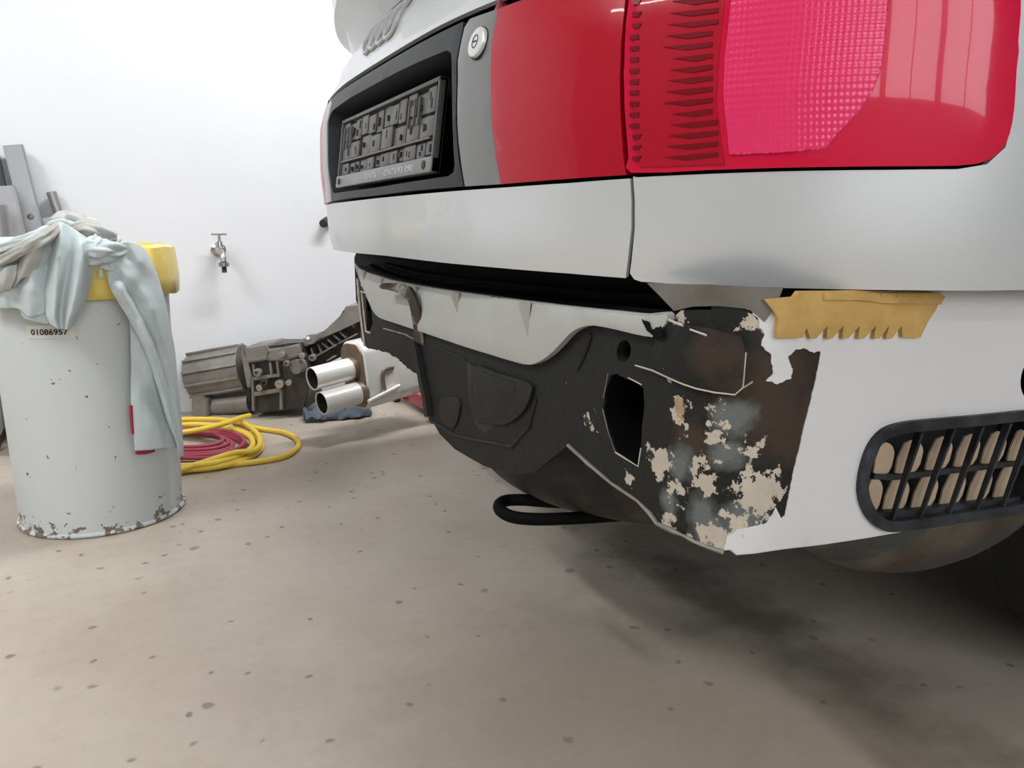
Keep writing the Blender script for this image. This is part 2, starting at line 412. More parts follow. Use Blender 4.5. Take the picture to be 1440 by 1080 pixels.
M.update(
    lens_red=mat('lens_red', (.40, .005, .02), .3, coat=.35, spec=.2),
    lens_out=mat('lens_outer_red', (.58, .005, .042), .15, coat=.55, spec=.2),
    lens_pink=mat('lens_pink', (.74, .030, .13), .3, coat=.6, spec=.25),
    lens_rib=mat('lens_rib', (.17, .004, .010), .35, coat=.2, spec=.2),
    lens_grey=mat('lens_grey', (.15, .152, .145), .28, coat=.5),
    plastic=mat('black_trim', (.017, .021, .023), .42, spec=.35, bump=.05, bscale=300),
    plastic2=mat('holder_plastic', (.085, .082, .076), .38, var=.15),
    chrome=mat('ring_silver', (.50, .51, .51), .3, .5),
    lockm=mat('lock_white', (.66, .66, .66), .3, .2, coat=.5),
    dark=mat('slot_dark', (.02, .02, .02), .6),
    seal=mat('underseal', (.014, .014, .0135), .55, spec=.22, col2=(.024, .022, .020), scale=9, soft=.2, col3=(.34, .30, .24), scale3=55, cov3=.735, bump=.35, bscale=45),
    rubber=mat('rubber', (.004, .004, .004), .7, spec=.08),
    rust=mat('rusty_primer', (.030, .026, .022), .6, col2=(.075, .045, .030), scale=9, cov=.52, soft=.1, col3=(.36, .31, .24), scale3=48, cov3=.66, bump=.3, bscale=60),
    cream=mat('chipped_cream_paint', (.55, .50, .42), .6, col2=(.42, .36, .29), scale=22, soft=.2, bump=.15, bscale=90),
    greyp=mat('bare_grey_metal', (.25, .25, .22), .45, .2, col2=(.17, .16, .13), scale=25, soft=.2),
    white=mat('white_overspray', (.65, .64, .64), .55, .05, coat=.1, var=.03),
    tan=mat('primer_brown', (.11, .092, .075), .6, col2=(.18, .168, .15), scale=14, soft=.2),
    foam=mat('yellow_foam', (.56, .36, .12), .75, col2=(.42, .25, .07), scale=30, soft=.2, col3=(.12, .07, .03), scale3=22, cov3=.68, bump=.3, bscale=120),
    flap=mat('tan_flap', (.42, .32, .22), .6, col2=(.34, .26, .18), scale=30, soft=.2),
    tubm=mat('wheel_well', (.018, .017, .016), .6, col2=(.10, .07, .045), scale=5, cov=.60, soft=.1, bump=.3, bscale=50),
)
def s2p(x, y, off=0.0):
    s, z = S2.px([(x, y)])[0]; return S2.pt(s, z, off)
def mat_corner():
    """black underseal, brown primer fields, chipped cream paint and bare grey sheet, each with its own ragged outline"""
    m = mat('chipped_corner', (.013, .0135, .012), .6, spec=.25, bump=.3, bscale=60); N = m.node_tree.nodes; L = m.node_tree.links; b = N['Principled BSDF']
    g = N.new('ShaderNodeNewGeometry'); co = g.outputs['Position']
    def nz(s_, d, rr=.65):
        t = N.new('ShaderNodeTexNoise'); t.inputs['Scale'].default_value = s_; t.inputs['Detail'].default_value = d; t.inputs['Roughness'].default_value = rr; L.new(co, t.inputs['Vector']); return t.outputs['Fac']
    def math_(op, a, c):
        n_ = N.new('ShaderNodeMath'); n_.operation = op
        for i, v in enumerate((a, c)):
            if isinstance(v, float): n_.inputs[i].default_value = v
            else: L.new(v, n_.inputs[i])
        return n_.outputs[0]
    def field(centres, nfac, gain, edge):
        acc = None
        for (x, y, r_, wgt) in centres:
            c = s2p(x, y); d = N.new('ShaderNodeVectorMath'); d.operation = 'DISTANCE'; L.new(co, d.inputs[0]); d.inputs[1].default_value = c
            mr = N.new('ShaderNodeMapRange'); mr.inputs['From Min'].default_value = 0; mr.inputs['From Max'].default_value = r_*.00066*1.9; mr.inputs['To Min'].default_value = wgt; mr.inputs['To Max'].default_value = 0; L.new(d.outputs['Value'], mr.inputs['Value'])
            acc = mr.outputs[0] if acc is None else math_('MAXIMUM', acc, mr.outputs[0])
        v = math_('ADD', acc, math_('MULTIPLY', math_('SUBTRACT', nfac, .5), gain))
        mr = N.new('ShaderNodeMapRange'); mr.inputs['From Min'].default_value = .5-edge; mr.inputs['From Max'].default_value = .5+edge; L.new(v, mr.inputs['Value']); return mr.outputs[0]
    def mix(f, A, B):
        x = N.new('ShaderNodeMix'); x.data_type = 'RGBA'; L.new(f, x.inputs['Factor'])
        for k_, v in (('A', A), ('B', B)):
            if isinstance(v, tuple): x.inputs[k_].default_value = v+(1,)
            else: L.new(v, x.inputs[k_])
        return x.outputs['Result']
    n1 = nz(70, 6); n2 = nz(28, 4); n3 = nz(150, 5)
    c = mix(field([(1085, 560, 90, .9), (1120, 600, 70, .85), (1010, 505, 45, .8), (970, 620, 40, .85), (1085, 470, 40, .7)], n2, .9, .18), (.013, .0135, .012), (.046, .030, .022))
    c = mix(field([(1026, 590, 40, .75), (1024, 640, 34, .72), (940, 705, 30, .8), (985, 722, 34, .8), (1040, 735, 40, .8), (1000, 745, 40, .8), (955, 655, 36, .7), (1060, 728, 30, .7)], n2, .7, .12), c, (.125, .135, .13))
    cream = field([(1068, 694, 34, 1.0), (1055, 645, 30, .50), (1094, 656, 24, .50), (957, 572, 26, .86), (950, 528, 16, .62), (932, 655, 30, .84), (948, 690, 26, .66), (990, 668, 26, .78), (1010, 618, 18, .74), (1003, 590, 24, .58), (938, 735, 20, .85), (985, 756, 26, .76), (1012, 762, 34, .9), (1040, 752, 34, .9), (955, 440, 22, .8), (830, 590, 22, .6), (886, 680, 18, .66), (1065, 452, 22, .7), (918, 640, 22, .62), (965, 600, 20, .6), (870, 690, 14, .5)], n1, 2.1, .02)
    c = mix(cream, c, mix(n2, (.60, .54, .45), (.36, .30, .235)))
    tanf = field([(957, 572, 20, .9), (950, 540, 12, .8)], n3, 1.6, .05)
    c = mix(math_('MULTIPLY', tanf, cream), c, (.36, .25, .16))
    L.new(c, b.inputs['Base Color']); return m
# ------------------------------------------------------------------ car
car = empty('car', (.5, YC, 0)); tag(car, 'silver coupe seen at its rear right corner, bumper removed, red tail lamps', 'car')
def C(o): return at(o, car)
# --- rear quarter panel (right), with the lamp opening; the left one is its mirror
GAP = [(893, -122), (889, -60), (885, 0), (879, 60), (878, 120), (880, 170), (884, 225), (888, 248), (890, 282), (890, 322), (886, 366), (883, 392)]
LAMP = [(893, -119), (890, -60), (887, 0), (881, 60), (880, 120), (882, 170), (886, 222), (890, 243), (1000, 239), (1100, 236), (1250, 234), (1345, 233), (1385, 226), (1410, 203), (1420, 170), (1424, 130), (1428, 60), (1432, -20), (1434, -100), (1425, -170), (1390, -205), (1300, -196), (1150, -170), (1000, -142)]
gapR = S1.px([(x+2.5, y) for x, y in GAP]); lampR = S1.px(LAMP)
zlip = [(902, 396), (960, 400), (1040, 403), (1150, 406), (1280, 408), (1430, 408)]
lipR = S1.px(zlip)
s_end = lipR[-1][0]
def arch(s0, r=.33, zc=.29):
    return [(s0 + r*math.cos(R(a)), zc + r*math.sin(R(a))) for a in range(170, 5, -11)]
wheel_s = None
for i in range(2000):                       # arc length where the flank passes the rear axle
    if S1.base(i*.001)[0] > 1.42: wheel_s = i*.001; break
qp = [(gapR[-1][0]+.004, lipR[0][1]+.003)] + lipR + [(s_end+.08, .617), (wheel_s-.42, .60), (wheel_s-.345, .33)] + arch(wheel_s) + [(wheel_s+.36, .25), (wheel_s+.5, .25), (wheel_s+.5, .93)]
qp += [(wheel_s-.2, 1.0), (1.12, 1.12), (gapR[0][0]+.05, 1.12)] + gapR
hole = [(s, z) for s, z in lampR]
cs = sum(p[0] for p in hole)/len(hole); cz = sum(p[1] for p in hole)/len(hole)
def grow(L, d):
    n = len(L); out = []
    for i in range(n):
        a = Vector(L[i-1]); b = Vector(L[(i+1) % n]); t = (b-a).normalized(); q = Vector(L[i]) + Vector((t.y, -t.x))*d; out.append((q.x, q.y))
    ar = sum(L[i-1][0]*L[i][1]-L[i][0]*L[i-1][1] for i in range(n))
    return out if ar > 0 else grow(L[::-1], d)
# the lamp reaches the split line, so the panel is cut as one outline around it
lo_i = 7
qpanel = gapR[7:]                                   # lower part of split line, downwards
qpanel = qpanel[:-1] + [(gapR[-1][0]+.001, gapR[-1][1]+.006), (gapR[-1][0]+.006, lipR[0][1]+.002)] + lipR + [(s_end+.08, .617), (wheel_s-.42, .60), (wheel_s-.345, .33)] + arch(wheel_s) + [(wheel_s+.36, .25), (wheel_s+.55, .25), (wheel_s+.55, .93), (wheel_s-.3, 1.0), (1.05, 1.10), (gapR[0][0]+.02, 1.10), (gapR[0][0]+.004, .96)]
CUT = [(898, -123), (1000, -147), (1150, -175), (1300, -201), (1391, -210), (1429, -174), (1438, -100), (1436, -20), (1432, 60), (1428, 130), (1424, 172), (1414, 207), (1388, 231), (1347, 238), (1250, 239), (1100, 241), (1000, 244.5), (893, 249.5)]
qpanel += S1.px(CUT)
C(patch('quarter_panel', S1, qpanel, M['silver'], None, 0, .006, res=.02))
mir = lambda L: [(-s, z) for s, z in L]
C(patch('quarter_panel', S1, mir(qpanel), M['silver'], None, 0, .006, res=.03))
# dark inner skin behind the gaps
C(patch('inner_skin', S1, [(-1.3, .64), (1.3, .64), (1.3, 1.0), (1.0, 1.10), (-1.0, 1.10), (-1.3, 1.0)], M['black'], None, -.05, .004, res=.05))
# --- outer tail lamp: base lens, ribbed strip, fluted window
def lamp(sign):
    f = (lambda L: L) if sign > 0 else mir
    base = C(patch('tail_lamp', S1, f(smooth_loop(lampR, 2)), M['lens_out'], None, .004, .05, res=.016, edge=.0012))
    if sign < 0: return base
    base['label'] = 'red outer tail lamp lens'
    rib_l = S1.px([(903, 235), (1020, 231), (1010, 150), (1014, 70), (1022, -10), (1028, -125), (910, -105), (905, -10), (893, 80), (891, 160)])
    o = at(patch('ribbed_lens', S1, rib_l, M['lens_red'], None, .0046, .003, res=.012), car); o.parent = base; o.matrix_parent_inverse = base.matrix_world.inverted()
    pk = S1.px([(1027, 218), (1100, 215), (1160, 210), (1175, 190), (1200, 165), (1225, 130), (1238, 95), (1245, 30), (1250, -40), (1255, -150), (1040, -130), (1030, 0), (1021, 80), (1020, 140)])
    fl_ = lambda s, z: .0004*math.sin(s*2*math.pi/.0048) + .0004*math.sin(z*2*math.pi/.0058)
    o2 = patch('fluted_lens', S1, pk, M['lens_pink'], None, .0046, .003, res=.0019, bump=fl_, ang=180); o2.parent = base
    # ribs
    for k in range(17):
        y = 222 - k*15.2 - max(0, k-8)*.6
        for (xa, xb, dy, th) in ((937-k*.0, 1012, -5, 5.2), (893, 906, 0, 4.0)):
            if xa > 920:
                xa += (k % 5)*3
                q = S1.px([(xa, y+dy*.2), (xb-(8 if 3 < k < 12 else 0), y+dy-3), (xb-(8 if 3 < k < 12 else 0), y+dy+th-2), (xa+30, y+dy*.4+th)])
            else:
                q = S1.px([(xa-(4 if 2 < k < 12 else 0), y-2), (xb-(4 if 2 < k < 12 else 0), y-3), (xb-4, y+th), (xa-(4 if 2 < k < 12 else 0)+1, y+th)])
            r_ = patch('rib', S1, q, M['lens_rib'], None, .0056, .002, res=.012); r_.parent = base
    return base
lamp(1); lamp(-1)
# --- tailgate: lower strip, lamp panel, plate surround, upper skin
strip = half(S1, [(556, 276), (650, 268), (720, 263), (800, 257.5), (886, 251), (887.5, 282), (887.5, 322), (883, 366), (880, 391), (800, 384.5), (700, 376.5), (620, 369), (556, 361)])
tg = C(patch('tailgate', S1, strip, M['silver'], None, 0, .006, res=.02)); tg['label'] = 'lower silver strip of the tailgate'
TOPZ = S1.px([(653, 30)])[0][1]
zt = lambda s: TOPZ + .002 - .02*max(0, abs(s)-.25)
upper = [(s/50*.80, zt(s/50*.80)+.010) for s in range(-50, 51)] + [(.80, 1.0), (.74, 1.22), (-.74, 1.22), (-.80, 1.0)]
C(patch('tailgate_skin', S1, upper, M['silver'], None, 0, .006, res=.025))
rp_edge = S1.px([(655, 40), (650, 62), (646, 110), (645, 150), (647, 200), (651, 235), (656, 262)])
rp = rp_edge + S1.px([(700, 258.5), (800, 251.5), (882, 246), (878, 222), (874, 160), (873, 110), (875, 60), (881, 0), (886, -60)])
sr = rp[-1][0]; rp += [(sr, zt(sr)-.004), (sr*.75+rp_edge[0][0]*.25, zt(sr*.7)-.003), (sr*.4+rp_edge[0][0]*.6, zt(sr*.5)-.003), (rp_edge[0][0]+.012, zt(.3)-.003)]
redb = S1.px([(706, 259), (700, 225), (694, 180), (692, 120), (694, 60), (704, 0), (712, -25)])
redb[-1] = (redb[-1][0], zt(redb[-1][0])-.003)
grey = rp_edge + redb + [(rp_edge[0][0]+.012, zt(.3)-.003)]
i0 = 7
red = redb[::-1] + S1.px([(800, 251.5), (882, 246), (878, 222), (874, 160), (873, 110), (875, 60), (881, 0), (886, -60)]) + [(sr, zt(sr)-.004), ((sr+redb[-1][0])/2, zt(.5)-.003)]
for f in ((lambda L: L), mir):
    C(patch('reflector_panel', S1, f(red), M['lens_red'], None, .003, .04, res=.02, edge=.001))
    C(patch('reflector_end', S1, f(grey), M['lens_grey'], None, .003, .04, res=.02, edge=.001))
# plate surround with its recess
e_s = [(s-.004, z) for s, z in rp_edge]
sur_r = [(0, zt(0)-.003), (.1, zt(.1)-.003), (.2, zt(.2)-.003), (e_s[0][0]-.002, zt(.28)-.003)] + e_s
zb = S1.px([(556, 272)])[0][1]
sur = sur_r + [(.15, zb+.001), (0, zb)]
sur = sur + [(-s, z) for s, z in sur[-2:0:-1]]
op = [(0, .905), (.14, .905), (.302, .902), (.318, .896), (.325, .885), (.330, .80), (.327, .757), (.321, .749), (.305, .745), (0, .743)]
op = op + [(-s, z) for s, z in op[-2:0:-1]]
ps = C(patch('plate_surround', S1, sur, M['plastic'], None, .003, .03, holes=[op], res=.016, edge=.001))
rw = ring_wall('recess_wall', S1, op, .002, -.055, M['plastic'], None, .97, floor_=True); rw.parent = ps
# ------------------------------------------------------------------ car: lower body with the bumper off
def s1p(x, y, off=0.0):
    s, z = S1.px([(x, y)])[0]; return S1.pt(s, z, off)
def sub(o, parent): o.parent = parent; o.matrix_parent_inverse = parent.matrix_world.inverted(); return o
bpy.context.view_layer.update()
M['corner'] = mat_corner()
sR = S2.px([(992, 600)])[0][0]; sW = S2.px([(1165, 600)])[0][0]
bot = S2.px([(516, 489), (530, 492), (545, 496), (560, 505), (575, 519), (590, 530), (597, 556), (606, 588), (618, 610), (640, 632), (680, 655), (720, 668), (752, 664), (775, 645), (800, 625), (827, 650), (860, 678), (897, 703), (914, 720), (922, 735), (945, 748), (985, 763)])
hole1 = smooth_loop(S2.px([(859, 527), (880, 533), (905, 546), (903, 600), (899, 656), (885, 648), (866, 634), (856, 606), (848, 575)]), 2)
hole2 = smooth_loop(S2.px([(869, 487), (874, 479), (882, 479), (887, 488), (886, 500), (879, 509), (871, 507), (867, 498)]), 2)
hole3 = S2.px([(514, 418), (521, 420), (524, 455), (520, 466), (516, 464)])
sl = -.80
rear = [(sl, .575), (sl+.02, .40)] + jag(bot[:6], .003, 90, .01, False) + bot[6:] + [(sR, .372), (sR, .605), (S2.px([(958, 440)])[0][0], .602), (S2.px([(925, 450)])[0][0], .576)]
C(patch('rear_panel', S2, rear, M['corner'], None, 0, .003, holes=[jag(hole1, .0012, 120), hole2, hole3], res=.02))['label'] = 'black undersealed rear panel'
for nm, L, dp in (('jagged_hole', hole1, -.07), ('bumper_bolt_hole', hole2, -.03)):
    C(ring_wall(nm, S2, L, -.002, dp, M['seal'] if dp > -.05 else M['black'], None, .93, floor_=True))
corner = [(sR, .605)] + [(sR, .372)] + S2.px([(1000, 768), (1020, 775)]) + [(sW+.03, .372), (sW+.03, .605)]
corner = [(sR, .612), (sR, S2.px([(990, 764)])[0][1])] + S2.px([(1005, 769), (1020, 774)]) + [(sW+.03, .40), (sW+.03, .612)]
C(patch('corner_panel', S2, corner, M['corner'], None, .0000, .003, res=.016))['label'] = 'rusty chipped corner where the bumper end was'
# white flank below the swage, with ragged left edge and openings
tongue = S2.px([(1010, 428), (1035, 429), (1055, 436), (1066, 450), (1074, 468), (1071, 486), (1082, 498), (1087, 515), (1086, 527), (1074, 535), (1095, 540), (1112, 531), (1113, 512), (1108, 500), (1118, 492), (1132, 490), (1143, 495), (1152, 496)])
edge_ = S2.px([(1150, 515), (1145, 540), (1138, 568), (1130, 600), (1122, 635), (1114, 668), (1108, 700), (1103, 724), (1098, 728), (1089, 716), (1078, 735), (1055, 742), (1035, 745), (1024, 752), (1019, 774)])
botw = S2.px([(1028, 772), (1036, 779), (1060, 777), (1100, 771), (1160, 764), (1220, 755), (1300, 741), (1380, 728), (1440, 718), (1520, 704)])
gl_out = smooth_loop(S2.px([(1204, 690), (1208, 655), (1219, 625), (1237, 604), (1265, 594), (1310, 589), (1380, 583), (1440, 577), (1476, 577), (1488, 592), (1484, 620), (1468, 680), (1450, 706), (1430, 719), (1380, 727), (1330, 734), (1260, 744), (1232, 740), (1213, 720)]), 3)
plug = smooth_loop(S2.px([(1434, 536), (1438, 518), (1448, 512), (1456, 520), (1458, 538), (1453, 556), (1443, 560), (1436, 551)]), 2)
s_far = botw[-1][0]
side = jag(tongue, .0022, 130, .002, False) + jag(edge_[:9], .0009, 200, .003, False) + jag(edge_[9:], .0025, 110, .003, False) + botw + [(s_far+.12, .36), (s_far+.16, .45), (s_far+.16, .632), (S2.px([(1330, 450)])[0][0], .632), (S2.px([(1180, 450)])[0][0], .612), (S2.px([(1010, 428)])[0][0], .612)]
fl_side = C(patch('flank_panel', S2, side, M['white'], None, .0012, .003, holes=[gl_out, plug], res=.016, edge=.0004)); fl_side['label'] = 'white oversprayed flank below the swage line'
C(ring_wall('bumper_mount_hole', S2, plug, 0, -.04, M['black'], None, .95, floor_=True))
# bottom return edge of the flank: folded lip
bm = bmesh.new(); tube(bm, [S2.pt(s, z+.001, -.003) for s, z in dens(botw, .02, False)], .0035, 8); C(mkbm('folded_edge', bm, M['white']))
C(patch('swage_underside', S2, S2.px([(912, 398), (930, 416), (950, 437), (975, 431), (1010, 430), (1052, 434), (1075, 452), (1090, 430), (1100, 404), (1000, 400)]), M['tan'], None, .002, .002, res=.02))
def blotch(px, m, amp=.003, off=.0016, sc_=110):
    C(patch('paint_patch', S2, jag(smooth_loop(S2.px(px), 3), amp, sc_, .003), M[m], None, off, .0014, res=.01))
# pressed box on the corner and its bare edges
C(patch('pressed_box', S2, S2.px([(950, 452), (1000, 460), (1043, 472), (1047, 494), (1043, 540), (1034, 550), (1008, 548), (985, 542), (945, 527), (922, 514), (935, 470)]), M['corner'], None, .010, .010, res=.016, edge=.002))
def seam(pts, r_, m, off):
    q = dens(S2.px(pts), .012, False); bm = bmesh.new(); tube(bm, [S2.pt(s, z, off) for s, z in q], [r_*(1+.5*noise.noise(Vector((s*80, z*80, 0)))) for s, z in q], 6); return C(mkbm('bare_edge', bm, M[m]))
seam([(901, 513), (925, 520), (945, 529), (985, 545), (1008, 550), (1034, 553), (1044, 543), (1048, 494)], .0009, 'cream', .007)
seam([(951, 449), (972, 458)], .0013, 'cream', .009); seam([(980, 462), (1000, 470)], .0009, 'cream', .010); seam([(1044, 545), (1058, 536)], .001, 'cream', .002)
seam([(800, 626), (827, 651), (860, 679), (897, 704), (915, 722), (925, 736), (960, 752), (1018, 776)], .0022, 'greyp', .001)
seam([(884, 531), (903, 541)], .0007, 'cream', .0006); seam([(848, 575), (856, 608), (866, 636)], .0006, 'greyp', .0005); seam([(866, 636), (898, 656), (902, 630)], .0008, 'cream', .0006)
seam([(856, 525), (849, 560)], .0006, 'greyp', .0006); seam([(924, 478), (938, 483)], .0008, 'cream', .001)
# pressings of the rear panel
def press(px, off, name='pressing'):
    C(patch(name, S2, smooth_loop(S2.px(px), 3), M['seal'], None, off, .008, res=.016, edge=.002))
press([(668, 517), (705, 525), (748, 538), (750, 556), (738, 580), (715, 596), (690, 594), (668, 584)], .007)
press([(676, 524), (710, 532), (732, 540), (728, 560), (714, 582), (698, 588), (676, 580)], .009)
press([(622, 562), (648, 560), (645, 592), (636, 602), (622, 588)], .005)
seam([(610, 488), (630, 494), (656, 506)], .0016, 'seal', .001); seam([(540, 462), (570, 470), (592, 482)], .0014, 'greyp', .0005)
seam([(812, 520), (822, 500), (832, 470)], .003, 'seal', 0); seam([(608, 592), (640, 612), (665, 618), (720, 628), (745, 600), (755, 560)], .003, 'seal', 0)
# valance plate
val = S2.px([(507, 372), (515, 379), (540, 388), (560, 394), (620, 405), (700, 416), (800, 429), (880, 437), (920, 441), (947, 438), (951, 447), (946, 458), (940, 462), (941, 470), (930, 473), (905, 469), (880, 463), (848, 457), (830, 459), (813, 468), (797, 485), (781, 500), (763, 510), (745, 511), (700, 498), (660, 486), (600, 466), (560, 453), (540, 446), (530, 435), (522, 415), (513, 395)])
val = [(val[0][0]-.05, val[0][1]+.002)] + val + [(val[-1][0]-.03, val[-1][1]+.01)]
vo_ = C(patch('valance', S2, smooth_loop(val, 2), M['silver2'], None, .014, .012, res=.018, edge=.003)); vo_['label'] = 'grey sheet-metal valance below the tailgate'
C(patch('torn_tape', S2, jag(S2.px([(919, 447), (930, 452), (934, 468), (926, 464)]), .002, 150, .003), M['black'], None, .0146, .0012, res=.01))
C(patch('torn_tape', S2, jag(S2.px([(934, 461), (945, 459), (950, 468), (942, 478), (935, 474)]), .002, 150, .003), M['black'], None, .0146, .0012, res=.01))
# top flange of the valance running back into the boot opening, weather strip, dark inner panel
top_q = [q for q in dens(val[1:11], .02, False)]
V = []; Fq = []
for i, (s, z) in enumerate(top_q):
    V += [S2.pt(s, z-.001, .012), S2.pt(s, z-.004, -.02), S2.pt(s, z-.03, -.03)]
    if i: Fq += [(3*i-3, 3*i, 3*i+1, 3*i-2), (3*i-2, 3*i+1, 3*i+2, 3*i-1)]
C(mk('valance_flange', V, Fq, M['silver2'], None))
bm = bmesh.new(); tube(bm, [S2.pt(s, z-.006, -.026) for s, z in top_q], .008, 10); C(mkbm('weather_strip', bm, M['rubber']))
bm = bmesh.new(); tube(bm, [S2.pt(s, z+.010, -.048) for s, z in top_q], .007, 10); C(mkbm('weather_strip', bm, M['rubber']))
C(patch('boot_opening', S2, [(-.80, .50), (sR, .50), (sR, .69), (-.80, .69)], M['black'], None, -.07, .004, res=.04))
# fins on the valance
for (xa, ya, xb, yb, w_) in ((652, 411, 655, 438, 6), (750, 424, 756, 472, 10), (519, 380, 520, 394, 3), (545, 391, 545, 402, 3), (595, 402, 596, 415, 3)):
    p0 = s2p(xa, ya, .014); p1 = s2p(xb, yb, .014); p2 = s2p(xb-1, yb, .016); n0 = S2.nrm(*S2.px([(xa, ya)])[0])
    d_ = .012 if w_ > 4 else .004; tvec = (s2p(xa+w_, ya, .014)-p0)
    Vv = [p0, p0+tvec, p1, p0+n0*d_+tvec*.3, p0+n0*d_+tvec*.6, p1+n0*.001]
    C(mk('fin', Vv, [(0, 3, 5, 2), (3, 4, 5), (4, 1, 2, 5), (0, 1, 4, 3)], M['silver2'], None))
# bent exhaust strap
def ribbon(bm, pts, wdir, wid, th):
    rings = []
    for i, p in enumerate(pts):
        a = pts[max(i-1, 0)]; b = pts[min(i+1, len(pts)-1)]; d = (b-a).normalized(); wv = (wdir - d*wdir.dot(d)).normalized(); n = d.cross(wv)
        wi = wid[i] if isinstance(wid, list) else wid
        rings.append([p+wv*wi/2+n*th/2, p-wv*wi/2+n*th/2, p-wv*wi/2-n*th/2, p+wv*wi/2-n*th/2])
    loft(bm, rings)
xp = lambda x, y, X_: plane(x, y, (1, 0, 0), X_)
bp_ = cr([xp(537, 402, .444), xp(550, 403, .445), xp(563, 405.5, .447), xp(576, 413, .450), xp(583, 428, .456), xp(587, 446, .464), xp(589.5, 462, .472), xp(591, 482, .478)], 4)
bm = bmesh.new(); ribbon(bm, bp_, Vector((.25, -1, .2)), [.010+.014*min(1, i/14) for i in range(len(bp_))], .006)
C(mkbm('bent_strap', bm, mat('greasy_steel', (.055, .045, .032), .4, .3, col2=(.30, .27, .20), scale=30, cov=.58, soft=.06, bump=.3)))['label'] = 'bent greasy bracket hooked over the valance'
q_ = [S2.pt(s, z, .006) for s, z in dens(S2.px([(588, 478), (593, 505), (598, 535), (604, 560), (607, 585)]), .01, False)]
bm = bmesh.new(); ribbon(bm, q_, Vector((0, -1, 0)), .016, .010); C(mkbm('strap', bm, M['seal']))
# left end flanges
for L, r_ in (([(505, 392), (508, 430), (513, 470), (515, 486)], .003), ([(511, 412), (514, 440), (517, 466), (523, 468)], .0022), ([(510, 410), (518, 412)], .002), ([(503, 400), (511, 402)], .002)):
    try: seam(L, r_, 'cream', .004)
    except ValueError: pass
# spare wheel tub, tow loop, flank box, underfloor
bm = bmesh.new(); prof = []
for i in range(15):
    t = math.pi/2*i/14; prof.append((max(.02, math.cos(t)**(2/3.46)) if i < 14 else .02, .47-(.47-.242)*math.sin(t)**(2/3.46)))
lathe(bm, (0, 0, 0), prof[::-1], 56)
for v in bm.verts:
    v.co.x = .735+v.co.x*.262; v.co.y = 1.056+v.co.y*.323
C(mkbm('spare_wheel_well', bm, M['tubm']))
hz = .268
bm = bmesh.new(); tube(bm, cr([fl(880, 724, hz), fl(800, 729, hz), fl(752, 730, hz), fl(722, 727, hz), fl(705, 719, hz), fl(702, 710, hz), fl(712, 704, hz), fl(735, 703, hz), fl(780, 706, hz), fl(860, 708, hz)], 5), .0092, 12); C(mkbm('tow_loop', bm, M['rubber']))
bm = bmesh.new(); bmesh.ops.create_uvsphere(bm, u_segments=32, v_segments=18, radius=1, matrix=Matrix.Translation((.96, .66, .40)) @ Matrix.Diagonal((.29, .11, .180, 1)))
C(mkbm('wheel_arch_liner', bm, mat('muddy_liner', (.055, .038, .024), .6, col2=(.10, .085, .065), scale=9, soft=.1, col3=(.05, .05, .045), scale3=5, cov3=.52, bump=.3)))
bm = bmesh.new(); box(bm, (2.75, YC, .36), (3.0, 1.35, .22), bev=.03); C(mkbm('underfloor', bm, M['tubm']))
bm = bmesh.new(); box(bm, (.95, YC, .545), (.8, 1.5, .17), bev=.03); C(mkbm('boot_floor', bm, M['black']))
# --- vent grille in the flank
gl_in = grow(gl_out, -.0075) if grow(gl_out, .001)[0] != gl_out[0] else gl_out
def shrink(L, d):
    a = grow(L, d); b = grow(L, -d)
    ar = lambda Q: abs(sum(Q[i-1][0]*Q[i][1]-Q[i][0]*Q[i-1][1] for i in range(len(Q))))
    return a if ar(a) < ar(b) else b
gl_in = shrink(gl_out, .0105)
M['grille'] = mat('dusty_black_plastic', (.012, .013, .015), .45, spec=.3, col2=(.06, .067, .078), scale=16, cov=.60, soft=.2)
gr = C(patch('vent_grille', S2, grow(gl_out, .001), M['grille'], None, .008, .028, holes=[gl_in], res=.008, edge=.002)); gr['label'] = 'black cabin vent grille with slanted blades'
BL = [((1247, 741), (1291, 608)), ((1286, 738), (1337, 602)), ((1327, 731), (1377, 599)), ((1365, 726), (1416, 595)), ((1403, 720), (1452, 592)), ((1436, 712), (1474, 594))]
bs = [S2.px(list(b)) for b in BL]
for a, b in bs:
    A = [S2.pt(*a, .004), S2.pt(*b, .004)]; t_ = (S2.pt(a[0]+.0024, a[1], .004)-A[0]); n_ = S2.nrm(*a)
    d0, d1 = n_*-.004, n_*-.008
    Vv = [A[0], A[0]+t_, A[1]+t_*1.6, A[1], A[0]+d0, A[0]+t_+d0, A[1]+t_*1.6+d1, A[1]+d1]
    o = mk('blade', Vv, [(0, 3, 2, 1), (4, 5, 6, 7), (0, 4, 7, 3), (1, 2, 6, 5), (3, 7, 6, 2), (0, 1, 5, 4)], M['grille']); C(o); sub(o, gr)
o = C(ring_wall('vent_box', S2, gl_in, -.005, -.06, M['dark'], None, .98, floor_=True)); sub(o, gr)
fr_l = S2.px([(1222, 735), (1256, 612)])
lines = [fr_l] + bs
def on(i, v, h):                      # point in gap i: v up the blades, h across
    (a0, a1), (b0, b1) = lines[i], lines[i+1]
    p = (a0[0]+(a1[0]-a0[0])*v, a0[1]+(a1[1]-a0[1])*v); q = (b0[0]+(b1[0]-b0[0])*v, b0[1]+(b1[1]-b0[1])*v)
    return (p[0]+(q[0]-p[0])*h, p[1]+(q[1]-p[1])*h)
